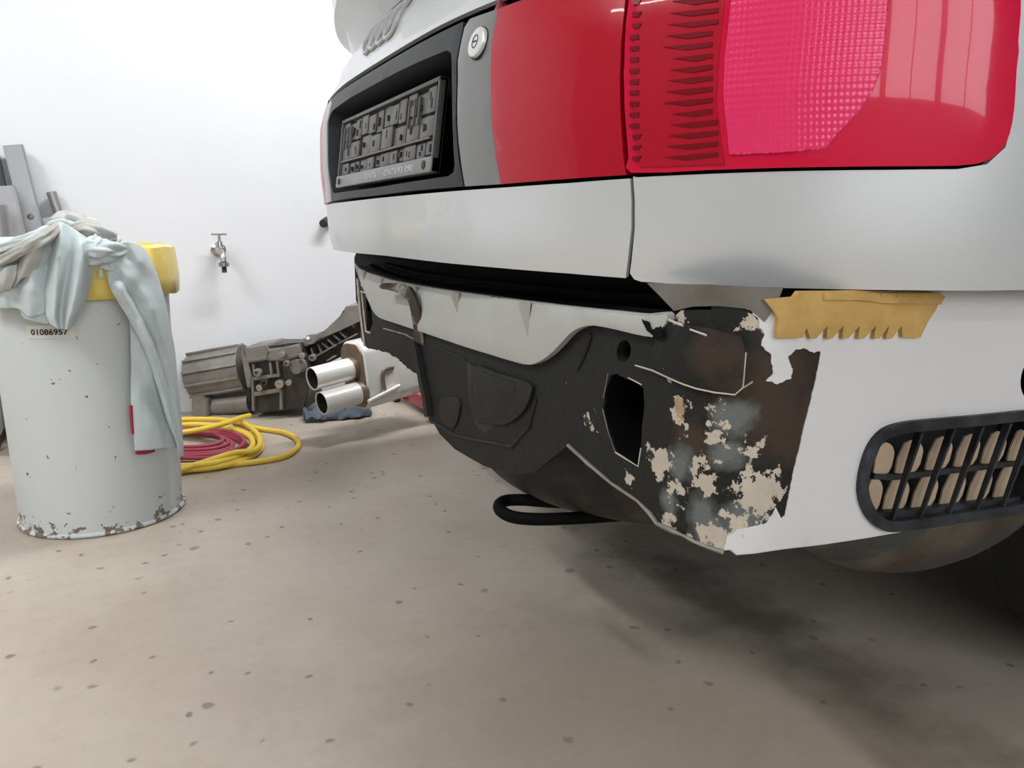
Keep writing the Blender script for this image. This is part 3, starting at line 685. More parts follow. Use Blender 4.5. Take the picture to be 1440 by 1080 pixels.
for i in range(6):
    for v0, v1 in ((.13, .46), (.54, .86)):
        L = [on(i, v0, .02), on(i, v0, .70), on(i, v0+(v1-v0)*.45, .74), on(i, v0+(v1-v0)*.75, .66), on(i, v1, .40), on(i, v1, .02)]
        o = C(patch('vent_flap', S2, smooth_loop(L, 2), M['flap'], None, -.011, .002, res=.012)); sub(o, gr)
    L = [on(i, .47, 0), on(i, .47, 1), on(i, .53, 1), on(i, .53, 0)]
    o = C(patch('cross_bar', S2, L, M['dark'], None, -.0085, .006, res=.012)); sub(o, gr)
L = S2.px([(1236, 738), (1300, 735), (1440, 712), (1440, 700), (1300, 718), (1240, 722)])
o = C(patch('vent_ledge', S2, L, M['grille'], None, -.003, .02, res=.012)); sub(o, gr)
# --- yellow foam strip with a saw-tooth edge
foam = [(1088, 474), (1090, 446), (1084, 436), (1072, 420), (1112, 417), (1118, 409), (1200, 408), (1300, 409), (1318, 416), (1308, 436), (1297, 453), (1287, 474), (1262, 473)]
teeth = []
xs = [1262, 1246, 1244, 1229, 1226, 1207, 1203, 1185, 1180, 1163, 1158, 1140, 1133]
for i in range(0, len(xs)-1, 2):
    teeth += [(xs[i]-1, 457), (xs[i+1]+1, 475), (xs[i+1]-7, 475)]
foam_poly = foam + teeth + [(1128, 460), (1122, 474)]
C(patch('foam_strip', S2, S2.px(foam_poly), M['foam'], None, .007, .007, res=.012, edge=.001))['label'] = 'torn yellow foam strip glued under the swage line'
C(patch('foam_strip', S2, S2.px([(1150, 411), (1310, 411), (1318, 416), (1312, 427), (1230, 425), (1200, 421), (1150, 421)]), M['foam'], None, .011, .005, res=.012, edge=.002))

# ------------------------------------------------------------------ emblem, lock, plate holder, spoiler
em = empty('ring_emblem'); C(em)
ec = S1.px([(541, 40)])[0]
rc = [S1.px([p])[0] for p in ((560, 32),)]
e_s0, e_z0 = ec
for k in range(4):
    s_ = e_s0 + (k-1.5)*.0435
    pts = [S1.pt(s_+.0315*math.cos(t*math.pi/20), e_z0+.0315*math.sin(t*math.pi/20), .004) for t in range(40)]
    bm = bmesh.new(); tube(bm, pts, .0036, 8, closed=True); o = mkbm('ring', bm, M['chrome']); C(o); o.parent = em; o.matrix_parent_inverse = Matrix()
lc = S1.px([(676.5, 62)])[0]; lp = S1.pt(*lc, .002); ln_ = S1.nrm(*lc); lf = frame(ln_)
lock = C(mkbm('lock', (lambda bm: (lathe(bm, lp, [(.0182, 0), (.0182, .003), (.0175, .005), (.015, .0062), (.001, .0062)], 36, lf, cap1=False), bm)[1])(bmesh.new()), M['lockm']))
bm = bmesh.new(); lathe(bm, lp, [(.0197, 0), (.0197, .0012), (.015, .0012)], 36, lf, cap1=False); sub(C(mkbm('lock_gasket', bm, M['dark'])), lock)
bm = bmesh.new(); ez = Vector((0, 0, 1)); ez = (ez-ln_*ez.dot(ln_)).normalized(); ex = ez.cross(ln_)
tube(bm, [lp+ln_*.0064+(ex*math.cos(t*math.pi/15)*.0060+ez*math.sin(t*math.pi/15)*.0078) for t in range(30)], .0006, 6, closed=True); sub(C(mkbm('key_ring', bm, M['dark'])), lock)
bm = bmesh.new(); box(bm, lp+ln_*.0064, (.007, .0016, .001), Matrix((ex, ez, ln_)).transposed()); sub(C(mkbm('key_slot', bm, M['dark'])), lock)
# number plate holder: local axes u (across, to the right flank), v (up), n (out)
hb = Vector((.405, YC+.005, .752)); hu = Vector((0, -1, 0)); hv = Vector((.13, 0, .98)).normalized(); hn = hu.cross(hv).normalized()
if hn.x > 0: hn = -hn
hm = Matrix((hu, hv, hn)).transposed()
HWD, HHT = .26, .128
def hp(u, v, n=0): return hb + hu*u + hv*v + hn*n
def hbox(bm, u0, u1, v0, v1, n0, n1, bev=0): box(bm, hp((u0+u1)/2, (v0+v1)/2, (n0+n1)/2), (u1-u0, v1-v0, n1-n0), hm, bev)
ph = C(empty('plate_holder'))
def H(name, bm, m='plastic2'): o = mkbm(name, bm, M[m]); C(o); o.parent = ph; o.matrix_parent_inverse = Matrix(); return o
bm = bmesh.new(); hbox(bm, -HWD, HWD, 0, HHT, -.004, 0); H('back_plate', bm, 'dark')
for (u0, u1, v0, v1, n1) in ((-HWD, HWD, HHT-.006, HHT, .009), (-HWD, -HWD+.006, 0, HHT, .009), (HWD-.006, HWD, 0, HHT, .009)):
    bm = bmesh.new(); hbox(bm, u0, u1, v0, v1, -.004, n1, .001); H('frame_bar', bm)
bm = bmesh.new(); hbox(bm, -HWD+.02, HWD-.02, .047, .050, 0, .009); H('cross_rib', bm)
M['strip'] = mat('holder_strip', (.20, .20, .20), .35)
bm = bmesh.new(); hbox(bm, -HWD, HWD, 0, .022, -.002, .011, .002); H('lettered_strip', bm, 'strip')
for u in (-.235, .235):
    bm = bmesh.new(); cyl(bm, hp(u, .011, .0105), hp(u, .011, .0125), .006, n=16); H('strip_screw', bm, 'dark')
random.seed(11)
for c in range(4):                      # raised pads with slots between them
    u0 = -HWD+.012+c*.125; cw = .117
    pads = [(.000, .055, .052, .085), (.060, .115, .052, .080), (.0, .036, .088, .120), (.040, .080, .086, .116), (.084, .116, .084, .119), (.0, .05, .024, .045), (.055, .09, .024, .044), (.094, .116, .026, .045)]
    for (a, b, v0, v1) in pads:
        bm = bmesh.new(); hbox(bm, u0+a, u0+b, v0, v1, 0, random.choice((.003, .005, .006)), .0008); pad = H('pad', bm)
        for _ in range(2 if c in (0, 3) else 1):
            du = random.uniform(.2, .75)*(b-a); dv = random.uniform(.15, .5)*(v1-v0)
            bm = bmesh.new(); hbox(bm, u0+a+du, u0+a+du+random.choice((.003, .004, .007)), v0+dv, v0+dv+random.uniform(.25, .45)*(v1-v0), .002, .0066); s_ = H('slot', bm, 'dark'); s_.parent = pad
    for u in (u0+.006, u0+.03, u0+.05) if c in (0, 3) else ():
        bm = bmesh.new(); hbox(bm, u, u+.004, .072, .112, 0, .008, .0008); H('clip_finger', bm)
def text_mesh(body, size, bold=0.0):
    cu = bpy.data.curves.new('t', 'FONT'); cu.body = body; cu.size = size; cu.align_x = 'LEFT'; cu.resolution_u = 3; cu.offset = bold
    o = bpy.data.objects.new('t', cu); COL.objects.link(o); bpy.context.view_layer.update()
    dg = bpy.context.evaluated_depsgraph_get(); me = bpy.data.meshes.new_from_object(o.evaluated_get(dg))
    bpy.data.objects.remove(o); return me
def place_text(name, body, size, fn, m, width=None, bold=0.0):
    me = text_mesh(body, size, bold); k = 1.0
    if width: k = width/max(v.co.x for v in me.vertices)
    for v in me.vertices: v.co = fn(v.co.x*k, v.co.y)
    me.materials.clear(); me.materials.append(m); me.name = name
    return lk(bpy.data.objects.new(name, me))
M['print'] = mat('grey_print', (.62, .62, .62), .5)
# text runs from the left flank towards the right one as seen from behind
for u, tx, wd in ((-.06, '07476', .07), (.05, '07473/93 090', .14)):
    o = place_text('lettering', tx, .013, lambda x, y, u=u: hp(u+x, .006+y, .0117), M['print'], wd); C(o); o.parent = ph; o.matrix_parent_inverse = Matrix()
# recess details: fasteners under the roof of the recess
# --- spoiler
rings = []
for i in range(-20, 21):
    t = i/20; y = YC - .74*t; k = abs(t)**3; e = abs(t)**10
    xt = .400 + .135*t*t + .05*e; xa = .485 + .075*t*t + .04*e
    rings.append([Vector((xa, y, 1.070-.035*k)), Vector((xt+.030, y, 1.108-.028*k)), Vector((xt+.004, y, 1.122-.030*k)), Vector((xt, y, 1.170-.02*k)), Vector((xt+.012, y, 1.190-.02*k)), Vector((xt+.12, y, 1.240-.02*k)), Vector((xa+.24, y, 1.265)), Vector((xa+.20, y, 1.11))])
bm = bmesh.new(); loft(bm, rings); C(mkbm('spoiler', bm, M['silver'], ang=28))

# ------------------------------------------------------------------ rest of the car: roof, glass, doors, bonnet, wheels
M['glass'] = mat('car_glass', (.02, .025, .025), .05, spec=.6)
M['tyre'] = mat('tyre', (.015, .015, .015), .8, bump=.2)
M['alloy'] = mat('alloy', (.5, .5, .5), .3, .8); M['steelrim'] = mat('rim_well', (.03, .03, .03), .5)
for f in (1, -1):
    sd = [(wheel_s+.56, .25), (wheel_s+1.62, .25), (wheel_s+1.62, .92), (wheel_s+.56, .93)]
    fr = [(wheel_s+1.63, .25), (wheel_s+2.23, .25)] + arch(wheel_s+2.55) + [(wheel_s+2.90, .25), (wheel_s+3.0, .3), (wheel_s+3.0, .82), (wheel_s+1.63, .92)]
    for nm, L in (('door', sd), ('front_wing', fr)):
        C(patch(nm, S1, [(f*s, z) for s, z in L], M['silver'], None, 0, .006, res=.06))
def cs_ring(x, hw, z, dz): return [Vector((x, YC+hw*u, z+dz*(1-u*u))) for u in (-1, -.75, -.4, 0, .4, .75, 1)]
bm = bmesh.new(); loft(bm, [cs_ring(.64, .74, 1.225, .02), cs_ring(1.55, .62, 1.34, .03)], False, False); C(mkbm('rear_window', bm, M['glass']))
bm = bmesh.new(); loft(bm, [cs_ring(1.56, .62, 1.34, .03), cs_ring(2.1, .60, 1.365, .03), cs_ring(2.6, .58, 1.33, .03)], False, False); C(mkbm('roof', bm, M['silver']))
bm = bmesh.new(); loft(bm, [cs_ring(2.61, .58, 1.33, .03), cs_ring(3.25, .74, .95, .05)], False, False); C(mkbm('windscreen', bm, M['glass']))
bm = bmesh.new(); loft(bm, [cs_ring(3.26, .76, .94, .05), cs_ring(4.0, .78, .84, .05), cs_ring(4.33, .74, .70, .05)], False, False); C(mkbm('bonnet', bm, M['silver']))
for f in (1, -1):
    y0, y1 = YC-f*.86, YC-f*.62
    C(mk('side_window', [(1.25, y0, .96), (3.2, y0, .95), (2.62, y1, 1.33), (1.75, y1, 1.34)], [(0, 1, 2, 3)], M['glass'], None))
    C(mk('rear_pillar', [(.62, YC-f*.78, 1.12), (1.05, y0+f*.0, 1.0), (1.27, y0, .95), (1.76, y1, 1.34), (1.55, y1, 1.34), (.66, YC-f*.74, 1.225)], [(0, 1, 2, 3, 4, 5)], M['silver'], None))
for x in (1.42, 3.95):
    for f in (1, -1):
        yo = YC-f*.80
        bm = bmesh.new(); ax = frame((0, -f, 0)); lathe(bm, (x, yo, .30), [(.18, -.19), (.27, -.19), (.295, -.17), (.30, -.10), (.295, -.03), (.27, 0), (.20, -.005)], 40, ax, False, False); wh = C(mkbm('wheel', bm, M['tyre']))
        bm = bmesh.new(); lathe(bm, (x, yo, .30), [(.205, -.012), (.19, -.03), (.18, -.09), (.05, -.07), (.001, -.07)], 40, ax, True, False); rim = sub(C(mkbm('rim', bm, M['steelrim'])), wh)
        bm = bmesh.new(); lathe(bm, (x, yo, .30), [(.055, -.012), (.05, -.004), (.02, -.002), (.001, -.002)], 24, ax, True, False); sub(C(mkbm('hub_cap', bm, M['alloy'])), wh)
        for k in range(10):
            t = 2*math.pi*k/10; d_ = Vector((math.cos(t), 0, math.sin(t))); n_ = Vector((0, -f, 0)); bm = bmesh.new()
            box(bm, Vector((x, yo, .30))+d_*.122-n_*.014, (.15, .030, .022), Matrix((d_, n_.cross(d_), n_)).transposed(), .004); sub(C(mkbm('spoke', bm, M['alloy'])), wh)
        bm = bmesh.new(); lathe(bm, (x, yo, .30), [(.206, -.03), (.206, -.006), (.192, -.006), (.188, -.03)], 40, ax, False, False); sub(C(mkbm('rim_edge', bm, M['alloy'])), wh)
# ------------------------------------------------------------------ steel bin, liner and overalls
BC = Vector((-.081, 2.061, 0)); BR0, BR1, BH = .176, .186, .60
def mat_bin():
    m = mat('grey_bin_paint', (.54, .565, .555), .45, var=.04); N = m.node_tree.nodes; L = m.node_tree.links; b = N['Principled BSDF']
    base = b.inputs['Base Color'].links[0].from_socket
    g = N.new('ShaderNodeNewGeometry'); t = N.new('ShaderNodeTexNoise'); t.inputs['Scale'].default_value = 38; t.inputs['Detail'].default_value = 5; t.inputs['Roughness'].default_value = .62; L.new(g.outputs['Position'], t.inputs['Vector'])
    sp = N.new('ShaderNodeSeparateXYZ'); L.new(g.outputs['Position'], sp.inputs[0])
    th = N.new('ShaderNodeMapRange'); th.inputs['From Min'].default_value = .0; th.inputs['From Max'].default_value = .08; th.inputs['To Min'].default_value = .515; th.inputs['To Max'].default_value = .69; L.new(sp.outputs['Z'], th.inputs['Value'])
    gt = N.new('ShaderNodeMath'); gt.operation = 'GREATER_THAN'; L.new(t.outputs['Fac'], gt.inputs[0]); L.new(th.outputs[0], gt.inputs[1])
    mx = N.new('ShaderNodeMix'); mx.data_type = 'RGBA'; L.new(gt.outputs[0], mx.inputs['Factor']); L.new(base, mx.inputs['A']); mx.inputs['B'].default_value = (.16, .125, .10, 1); L.new(mx.outputs['Result'], b.inputs['Base Color'])
    return m
M.update(binm=mat_bin(), bag=mat('yellow_liner', (.72, .53, .07), .28, col2=(.80, .66, .20), scale=14, soft=.25, bump=.6, bscale=22, coat=.3),
         cloth=mat('pale_blue_cloth', (.54, .605, .615), .85, col2=(.47, .53, .53), scale=12, soft=.25, col3=(.30, .29, .25), scale3=16, cov3=.70, bump=.25, bscale=60),
         dirty=mat('stained_cloth', (.50, .53, .52), .85, col2=(.33, .30, .25), scale=14, soft=.2, bump=.25, bscale=60),
         redtrim=mat('red_lining', (.30, .02, .05), .7), label=mat('cream_sticker', (.62, .60, .54), .5), ink=mat('black_ink', (.02, .02, .02), .6),
         steel=mat('raw_steel', (.36, .36, .365), .38, .6, col2=(.27, .27, .275), scale=7, soft=.25), alu0=mat('weld_grey', (.20, .20, .20), .35, .5), steeld=mat('dark_steel', (.055, .055, .06), .45, .4),
         chromep=mat('chrome', (.70, .69, .67), .14, 1.0), plaster=mat('plaster', (.82, .82, .82), .8))
bn = empty('steel_bin', BC); tag(bn, 'tall grey painted steel bin with rust chips around its foot', 'bin')
bm = bmesh.new(); lathe(bm, BC, [(BR0-.004, .0), (BR0, .004), (BR0, .03)] + [(BR0+(BR1-BR0)*z, z*BH) for z in (.1, .3, .5, .7, .9, 1)] + [(BR1-.004, BH), (BR0-.008, .02), (.02, .02)], 96, cap1=True)
at(mkbm('drum', bm, M['binm']), bn)
bm = bmesh.new(); tube(bm, [BC+Vector((math.cos(t*math.pi/48)*(BR0+.0015), math.sin(t*math.pi/48)*(BR0+.0015), .006)) for t in range(96)], .0055, 8, closed=True); at(mkbm('foot_rim', bm, M['binm']), bn)
bm = bmesh.new(); tube(bm, [BC+Vector((math.cos(t*math.pi/48)*BR1, math.sin(t*math.pi/48)*BR1, BH)) for t in range(96)], .005, 8, closed=True); at(mkbm('top_rim', bm, M['binm']), bn)
def cyl_hit(x, y, r_):
    """point where a sight line meets an upright cylinder of radius r_ about the bin's axis (or its nearest point)"""
    k = ray(x, y); a = k.x*k.x+k.y*k.y; o = c_pos-BC; b = 2*(o.x*k.x+o.y*k.y); c = o.x**2+o.y**2-r_*r_; d = b*b-4*a*c
    t = (-b-math.sqrt(d))/(2*a) if d > 0 else -b/(2*a)
    return c_pos+k*t
def bin_s(x, y):
    p = cyl_hit(x, y, BR0+(BR1-BR0)*.8); return math.atan2(p.y-BC.y, p.x-BC.x), p.z
def bin_pt(th, z, off): rr = BR0+(BR1-BR0)*z/BH+off; return BC+Vector((math.cos(th)*rr, math.sin(th)*rr, z))
t0, z0 = bin_s(36, 457); t1, z1 = bin_s(107, 482)
V = [bin_pt(t0+(t1-t0)*i/12, z, .0012) for z in (z0, z0-.028) for i in range(13)]
at(mk('number_label', V, [(i, i+13, i+14, i+1) for i in range(12)], M['label']), bn)
ta, za = bin_s(45, 474); tb, _ = bin_s(97, 474)
o = place_text('number', '01086957', .0165, lambda x, y: bin_pt(ta+(tb-ta)*x/.10, z0-.0205+y, .002), M['ink'], .10, .0005); at(o, bn)
# liner folded over the rim
bm = bmesh.new(); n = 96; rings = []
for k, (rr, z) in enumerate([(.10, .42), (.15, .48), (.172, .56), (.176, .625), (.186, .640), (.199, .634), (.203, .60), (.203, .565), (.200, .528)]):
    ring = []
    for i in range(n):
        t = 2*math.pi*i/n; w_ = noise.noise(Vector((math.cos(t)*3, math.sin(t)*3, k*.35)))*.006 + noise.noise(Vector((math.cos(t)*9, math.sin(t)*9, k*.5)))*.003
        if k >= 3: w_ = abs(w_)
        ex_ = .006*max(0, math.cos(t-.1)) if k >= 5 else 0
        ring.append(BC+Vector((math.cos(t)*(rr+w_+ex_), math.sin(t)*(rr+w_+ex_), z+.004*noise.noise(Vector((math.cos(t)*4, math.sin(t)*4, 9))))))
    rings.append(ring)
loft(bm, rings, caps=False)
bag = mkbm('bin_liner', bm, M['bag'], None, 60); tag(bag, 'yellow plastic liner folded over the rim of the grey steel bin', 'bin liner')
sd_ = bag.modifiers.new('s', 'SOLIDIFY'); sd_.thickness = .0015

# overalls thrown over the bin: each piece is a folded sheet lofted through traced rows
ov = empty('overalls', (BC.x, BC.y-.19, BH)); tag(ov, 'crumpled pale blue work overalls draped over the grey bin', 'overalls')
def drape(name, rows, m='cloth', base=.210, fine=.004, th=.004):
    nc = 48; P = []
    for row in rows:
        pts = []
        for (x, y, o_) in row:
            p = cyl_hit(x, y, base); k = (p-c_pos); pts.append(c_pos + k*(1-o_/k.length))
        dn = cr(pts, 8); L_ = len(dn)-1
        P.append([dn[min(int(i*L_/(nc-1)), L_-1)].lerp(dn[min(int(i*L_/(nc-1)), L_-1)+1], i*L_/(nc-1)-min(int(i*L_/(nc-1)), L_-1)) for i in range(nc)])
    cols = [cr([P[j][i] for j in range(len(P))], 8) for i in range(nc)]
    m_ = len(cols[0]); V = []; Fq = []
    for j in range(m_):
        for i in range(nc):
            p = cols[i][j]; q = p*18
            w_ = fine*(abs(noise.noise(Vector((q.x*1.0, q.y, q.z*.55)))*2-.3)) + fine*.6*noise.noise(p*55)
            V.append(p-(p-c_pos).normalized()*w_)
    for j in range(m_-1):
        for i in range(nc-1): a = j*nc+i; Fq.append((a, a+nc, a+nc+1, a+1))
    o = at(mk(name, V, Fq, M[m], None, 180), ov); s_ = o.modifiers.new('s', 'SOLIDIFY'); s_.thickness = th; s_.offset = -1
    return o
# rows run left to right, top to bottom; third number = centimetres in front of the bin skin, as metres
drape('trouser_leg', [
    [(183, 440, .006), (196, 436, .008), (215, 440, .008)],
    [(184, 480, .006), (200, 478, .014), (226, 482, .008)],
    [(185, 520, .006), (200, 520, .010), (216, 522, .018), (236, 526, .008)],
    [(184, 560, .006), (198, 558, .016), (220, 560, .010), (243, 564, .010)],
    [(187, 600, .008), (208, 598, .018), (230, 600, .012), (248, 604, .010)],
    [(190, 634, .010), (210, 633, .018), (232, 630, .014), (250, 630, .010)]], fine=.002)
drape('side_leg', [
    [(148, 352, .010), (160, 344, .030), (176, 340, .036), (192, 342, .020), (204, 350, -.02)],
    [(150, 374, .020), (160, 364, .044), (180, 366, .030), (200, 366, .044), (217, 374, .000)],
    [(152, 394, .016), (166, 388, .026), (184, 392, .046), (206, 396, .034), (226, 400, .002)],
    [(158, 412, .026), (172, 408, .044), (190, 418, .026), (212, 424, .046), (234, 430, .002)],
    [(178, 444, .022), (190, 446, .042), (206, 450, .030), (224, 456, .044), (240, 460, .004)],
    [(194, 474, .022), (204, 478, .046), (218, 482, .028), (232, 488, .040), (246, 492, .004)],
    [(209, 508, .020), (218, 512, .044), (228, 514, .026), (238, 518, .036), (249, 522, .006)],
    [(222, 548, .020), (230, 550, .042), (238, 550, .026), (246, 552, .034), (252, 554, .008)],
    [(235, 592, .020), (241, 592, .040), (247, 592, .026), (252, 594, .032), (256, 596, .010)],
    [(247, 622, .020), (250, 624, .036), (253, 624, .028), (256, 624, .030), (258, 626, .012)],
    [(250, 640, .020), (252, 642, .030), (254, 642, .028), (256, 642, .026), (259, 640, .014)]], fine=.005)
drape('front_leg', [
    [(72, 318, .01), (84, 312, .03), (98, 318, .02), (116, 330, .03), (134, 342, .02)],
    [(70, 345, .02), (84, 338, .055), (100, 345, .035), (115, 352, .055), (132, 356, .03)],
    [(66, 385, .02), (80, 380, .060), (94, 385, .035), (112, 385, .060), (130, 388, .025)],
    [(62, 415, .02), (78, 415, .055), (88, 418, .030), (106, 418, .055), (122, 420, .022)],
    [(64, 442, .015), (76, 444, .045), (86, 446, .022), (98, 446, .045), (113, 442, .018)],
    [(70, 456, .012), (80, 461, .035), (88, 463, .020), (94, 463, .035), (102, 458, .012)]])
drape('back_flap', [
    [(-25, 334, -.03), (10, 333, -.01), (35, 332, -.01), (58, 326, .02), (80, 320, .02)],
    [(-25, 352, .03), (10, 346, .035), (35, 342, .02), (58, 335, .04), (80, 326, .02)],
    [(-25, 375, .02), (5, 365, .04), (30, 362, .015), (52, 355, .045), (76, 345, .02)],
    [(-25, 400, .015), (0, 392, .035), (22, 392, .010), (46, 385, .040), (70, 380, .015)],
    [(-25, 420, .010), (2, 418, .030), (20, 415, .012), (44, 420, .030), (66, 415, .012)],
    [(-25, 432, .008), (4, 434, .020), (24, 434, .010), (42, 446, .020), (62, 440, .010)]], fine=.009)
drape('under_flap', [[(20, 410, .006), (40, 415, .012), (70, 420, .008)], [(28, 438, .006), (44, 442, .012), (66, 446, .006)], [(34, 448, .004), (48, 452, .010), (68, 456, .004)]], 'cloth')
drape('stained_sleeve', [
    [(38, 340, .045), (55, 330, .060), (74, 324, .045)], [(30, 362, .050), (46, 352, .070), (62, 350, .050)],
    [(22, 385, .045), (38, 375, .060), (56, 372, .045)], [(18, 405, .030), (30, 392, .046), (46, 390, .032)]], 'dirty')
drape('cuff', [[(-4, 386, .05), (8, 376, .065), (24, 372, .05)], [(-6, 402, .05), (6, 394, .062), (22, 390, .05)], [(-8, 416, .04), (2, 410, .05), (14, 408, .04)]], 'dirty')
def roll(name, px, rr, m='cloth', base=.20):
    pts = []
    for (x, y, o_) in px:
        p = cyl_hit(x, y, base); k = p-c_pos; pts.append(c_pos+k*(1-o_/k.length))
    pts = cr(pts, 8); bm = bmesh.new(); n_ = len(pts)
    rad = [rr*(.55+.45*math.sin(math.pi*min(1, max(0, (i+1)/(n_+1))))**.5) for i in range(n_)]
    ring0 = len(bm.verts); NR = 36; tube(bm, pts, rad, NR)
    vs_ = list(bm.verts)[ring0:]
    for i, v in enumerate(vs_):
        c = pts[min(i//NR, n_-1)]; e = v.co-c; a_ = 2*math.pi*(i % NR)/NR; u_ = (i//NR)*.11
        f1 = abs(noise.noise(Vector((math.cos(a_)*1.6+u_*.5, math.sin(a_)*1.6, u_*.7+rr*90))))      # long creases
        f2 = noise.noise(v.co*60)*.12
        v.co = c + e*(.72+.9*f1+f2)
    return at(mkbm(name, bm, M[m], None, 180), ov)
roll('bundle', [(70, 336, -.04), (92, 328, -.05), (118, 330, -.04), (140, 338, -.03), (160, 350, -.01)], .034, base=.17)
roll('bundle', [(76, 318, -.06), (96, 312, -.07), (112, 314, -.06), (124, 322, -.06)], .022, 'dirty', .16)
roll('bundle', [(100, 330, .0), (122, 322, .01), (142, 330, .01), (160, 334, .0)], .020, 'dirty', .19)
roll('twisted_fold', [(-10, 372, .07), (22, 357, .075), (48, 342, .075), (70, 327, .06), (80, 320, .04)], .013, 'dirty')
roll('twisted_fold', [(-10, 352, .05), (20, 344, .06), (46, 335, .06), (70, 322, .04)], .012)
roll('twisted_fold', [(118, 350, .05), (138, 350, .055), (156, 352, .05), (172, 352, .03)], .020)
roll('twisted_fold', [(116, 366, .04), (136, 366, .045), (154, 362, .04), (168, 354, .03)], .012)
roll('twisted_fold', [(140, 372, .03), (156, 376, .034), (163, 386, .03), (158, 400, .025)], .011)
roll('leg_fold', [(112, 385, .03), (118, 360, .045), (128, 344, .05), (136, 336, .04)], .016)
roll('tie', [(140, 376, .03), (142, 384, .034), (142, 391, .03)], .004)
for L, w_ in (([(184, 570, .012), (185, 590, .012), (187, 610, .012)], .0035), ([(191, 636, .008), (204, 636, .010), (216, 633, .008)], .005)):
    pts = []
    for (x, y, o_) in L: p = cyl_hit(x, y, .206); k = p-c_pos; pts.append(c_pos+k*(1-o_/k.length))
    bm = bmesh.new(); tube(bm, cr(pts, 4), w_, 8); at(mkbm('red_lining', bm, M['redtrim']), ov)

# ------------------------------------------------------------------ steel stock leaning on the wall
def lean(name, label, cat, p, q, w_, d_, m, hollow=True, group=None, wall=.006):
    """rectangular tube from floor point p to wall point q"""
    p = Vector(p); q = Vector(q); z = (q-p).normalized(); x = Vector((1, 0, 0)); x = (x-z*x.dot(z)).normalized(); y = z.cross(x)
    def rr(c, a, b): return [c+x*a/2+y*b/2, c-x*a/2+y*b/2, c-x*a/2-y*b/2, c+x*a/2-y*b/2]
    bm = bmesh.new(); R0 = [rr(p, w_, d_), rr(q, w_, d_), rr(q, w_-2*wall, d_-2*wall), rr(p+z*.1, w_-2*wall, d_-2*wall)]
    V_ = [[bm.verts.new(v) for v in r_] for r_ in R0]
    for a, b in zip(V_, V_[1:]):
        for i in range(4): j = (i+1) % 4; bm.faces.new((a[i], a[j], b[j], b[i]))
    bm.faces.new(V_[0][::-1]); bm.faces.new(V_[3])
    bmesh.ops.bevel(bm, geom=[e for e in bm.edges if abs((e.verts[0].co-e.verts[1].co).normalized().dot(z)) > .99], offset=.004, segments=2, affect='EDGES')
    return tag(mkbm(name, bm, m), label, cat, group)
def pxline(top, slope_px, Ywall, zt_h=None):
    """wall point under a pixel and the floor point further along its picture line"""
    q = wl(top[0], top[1], Ywall); return q
q1 = Vector((-.266, 3.045, .931)); p1 = Vector((-.150, 2.93, .012))
g_ = 'steel stock leaning on the white wall'
st1 = lean('steel_tube', 'wide flat steel box tube leaning on the wall, tallest of the stock', 'steel tube', p1, q1, .056, .045, M['steel'], group=g_)
bm = bmesh.new(); zz = (q1-p1).normalized(); xx = Vector((1, 0, 0)); xx = (xx-zz*xx.dot(zz)).normalized(); yy = zz.cross(xx)
pc = dep(43, 303, (wl(43, 303, 2.97)-c_pos).dot(c_fwd)); pc = p1+zz*((pc-p1).dot(zz))
fd = -yy if yy.y > 0 else yy
lathe(bm, pc+fd*.0225, [(.010, 0), (.009, .002), (.006, .003), (.001, .003)], 20, frame(fd), cap1=False)
o = mkbm('weld_spot', bm, M['alu0']); o.parent = st1
q2 = Vector((-.176, 3.06, .791)); p2 = Vector((-.02, 3.03, 0))
bm = bmesh.new(); cyl(bm, p2+Vector((0, 0, .012)), q2, .0155, n=24, caps=False); cyl(bm, q2, p2+Vector((0, 0, .012)), .0130, n=24, caps=True)
tag(mkbm('steel_pipe', bm, M['steel']), 'round steel pipe leaning on the wall behind the overalls', 'steel pipe', g_)
lean('steel_tube', 'short square steel tube with open top beside the wide box tube', 'steel tube', (-.062, 2.93, .012), (-.190, 3.02, .706), .036, .036, M['steel'], group=g_)
lean('steel_flat', 'narrow dark steel flat bar between wide box tube and short square tube', 'steel bar', (-.10, 2.985, .008), (-.223, 3.065, .71), .010, .03, M['steeld'], group=g_, wall=.002)
lean('steel_channel', 'pale sheet-steel profile at the left picture edge, beside the box tube', 'steel profile', (-.22, 2.82, .012), (-.301, 2.93, .797), .075, .05, M['steel'], group=g_, wall=.003)
lean('steel_bar', 'dark steel bar leaning behind the wide box tube', 'steel bar', (-.255, 2.96, .012), (-.334, 3.05, .916), .05, .05, M['steeld'], group=g_)
# round steel canister at the picture edge
pa = dep(-6, 300, 2.25); f_ = frame((-.2, .2, 1))
bm = bmesh.new(); lathe(bm, (pa.x, pa.y, 0.0), [(.032, .0), (.036, .008), (.036, .71), (.031, .74), (.02, .75), (.001, .75)], 32, cap1=False)
tag(mkbm('steel_canister', bm, M['steel']), 'round brushed steel canister standing at the left picture edge', 'canister')
# crate beside the bin, seen as a sliver at the left edge
cp = fl(-14, 640); M['crate'] = mat('grey_crate', (.45, .45, .47), .5)
cr_ = empty('storage_crate', (cp.x-.1, cp.y+.12, 0)); tag(cr_, 'pale grey plastic crate with dark foot left of the steel bin', 'crate')
bm = bmesh.new(); box(bm, (cp.x-.075, cp.y+.16, .20), (.20, .26, .33), bev=.012); at(mkbm('crate_body', bm, M['crate']), cr_)
bm = bmesh.new(); box(bm, (cp.x-.075, cp.y+.16, .0175), (.19, .25, .035), bev=.006); at(mkbm('crate_foot', bm, M['steeld']), cr_)
bm = bmesh.new(); box(bm, (cp.x-.075, cp.y+.16, .362), (.215, .275, .02), bev=.006); at(mkbm('crate_rim', bm, M['plaster']), cr_)

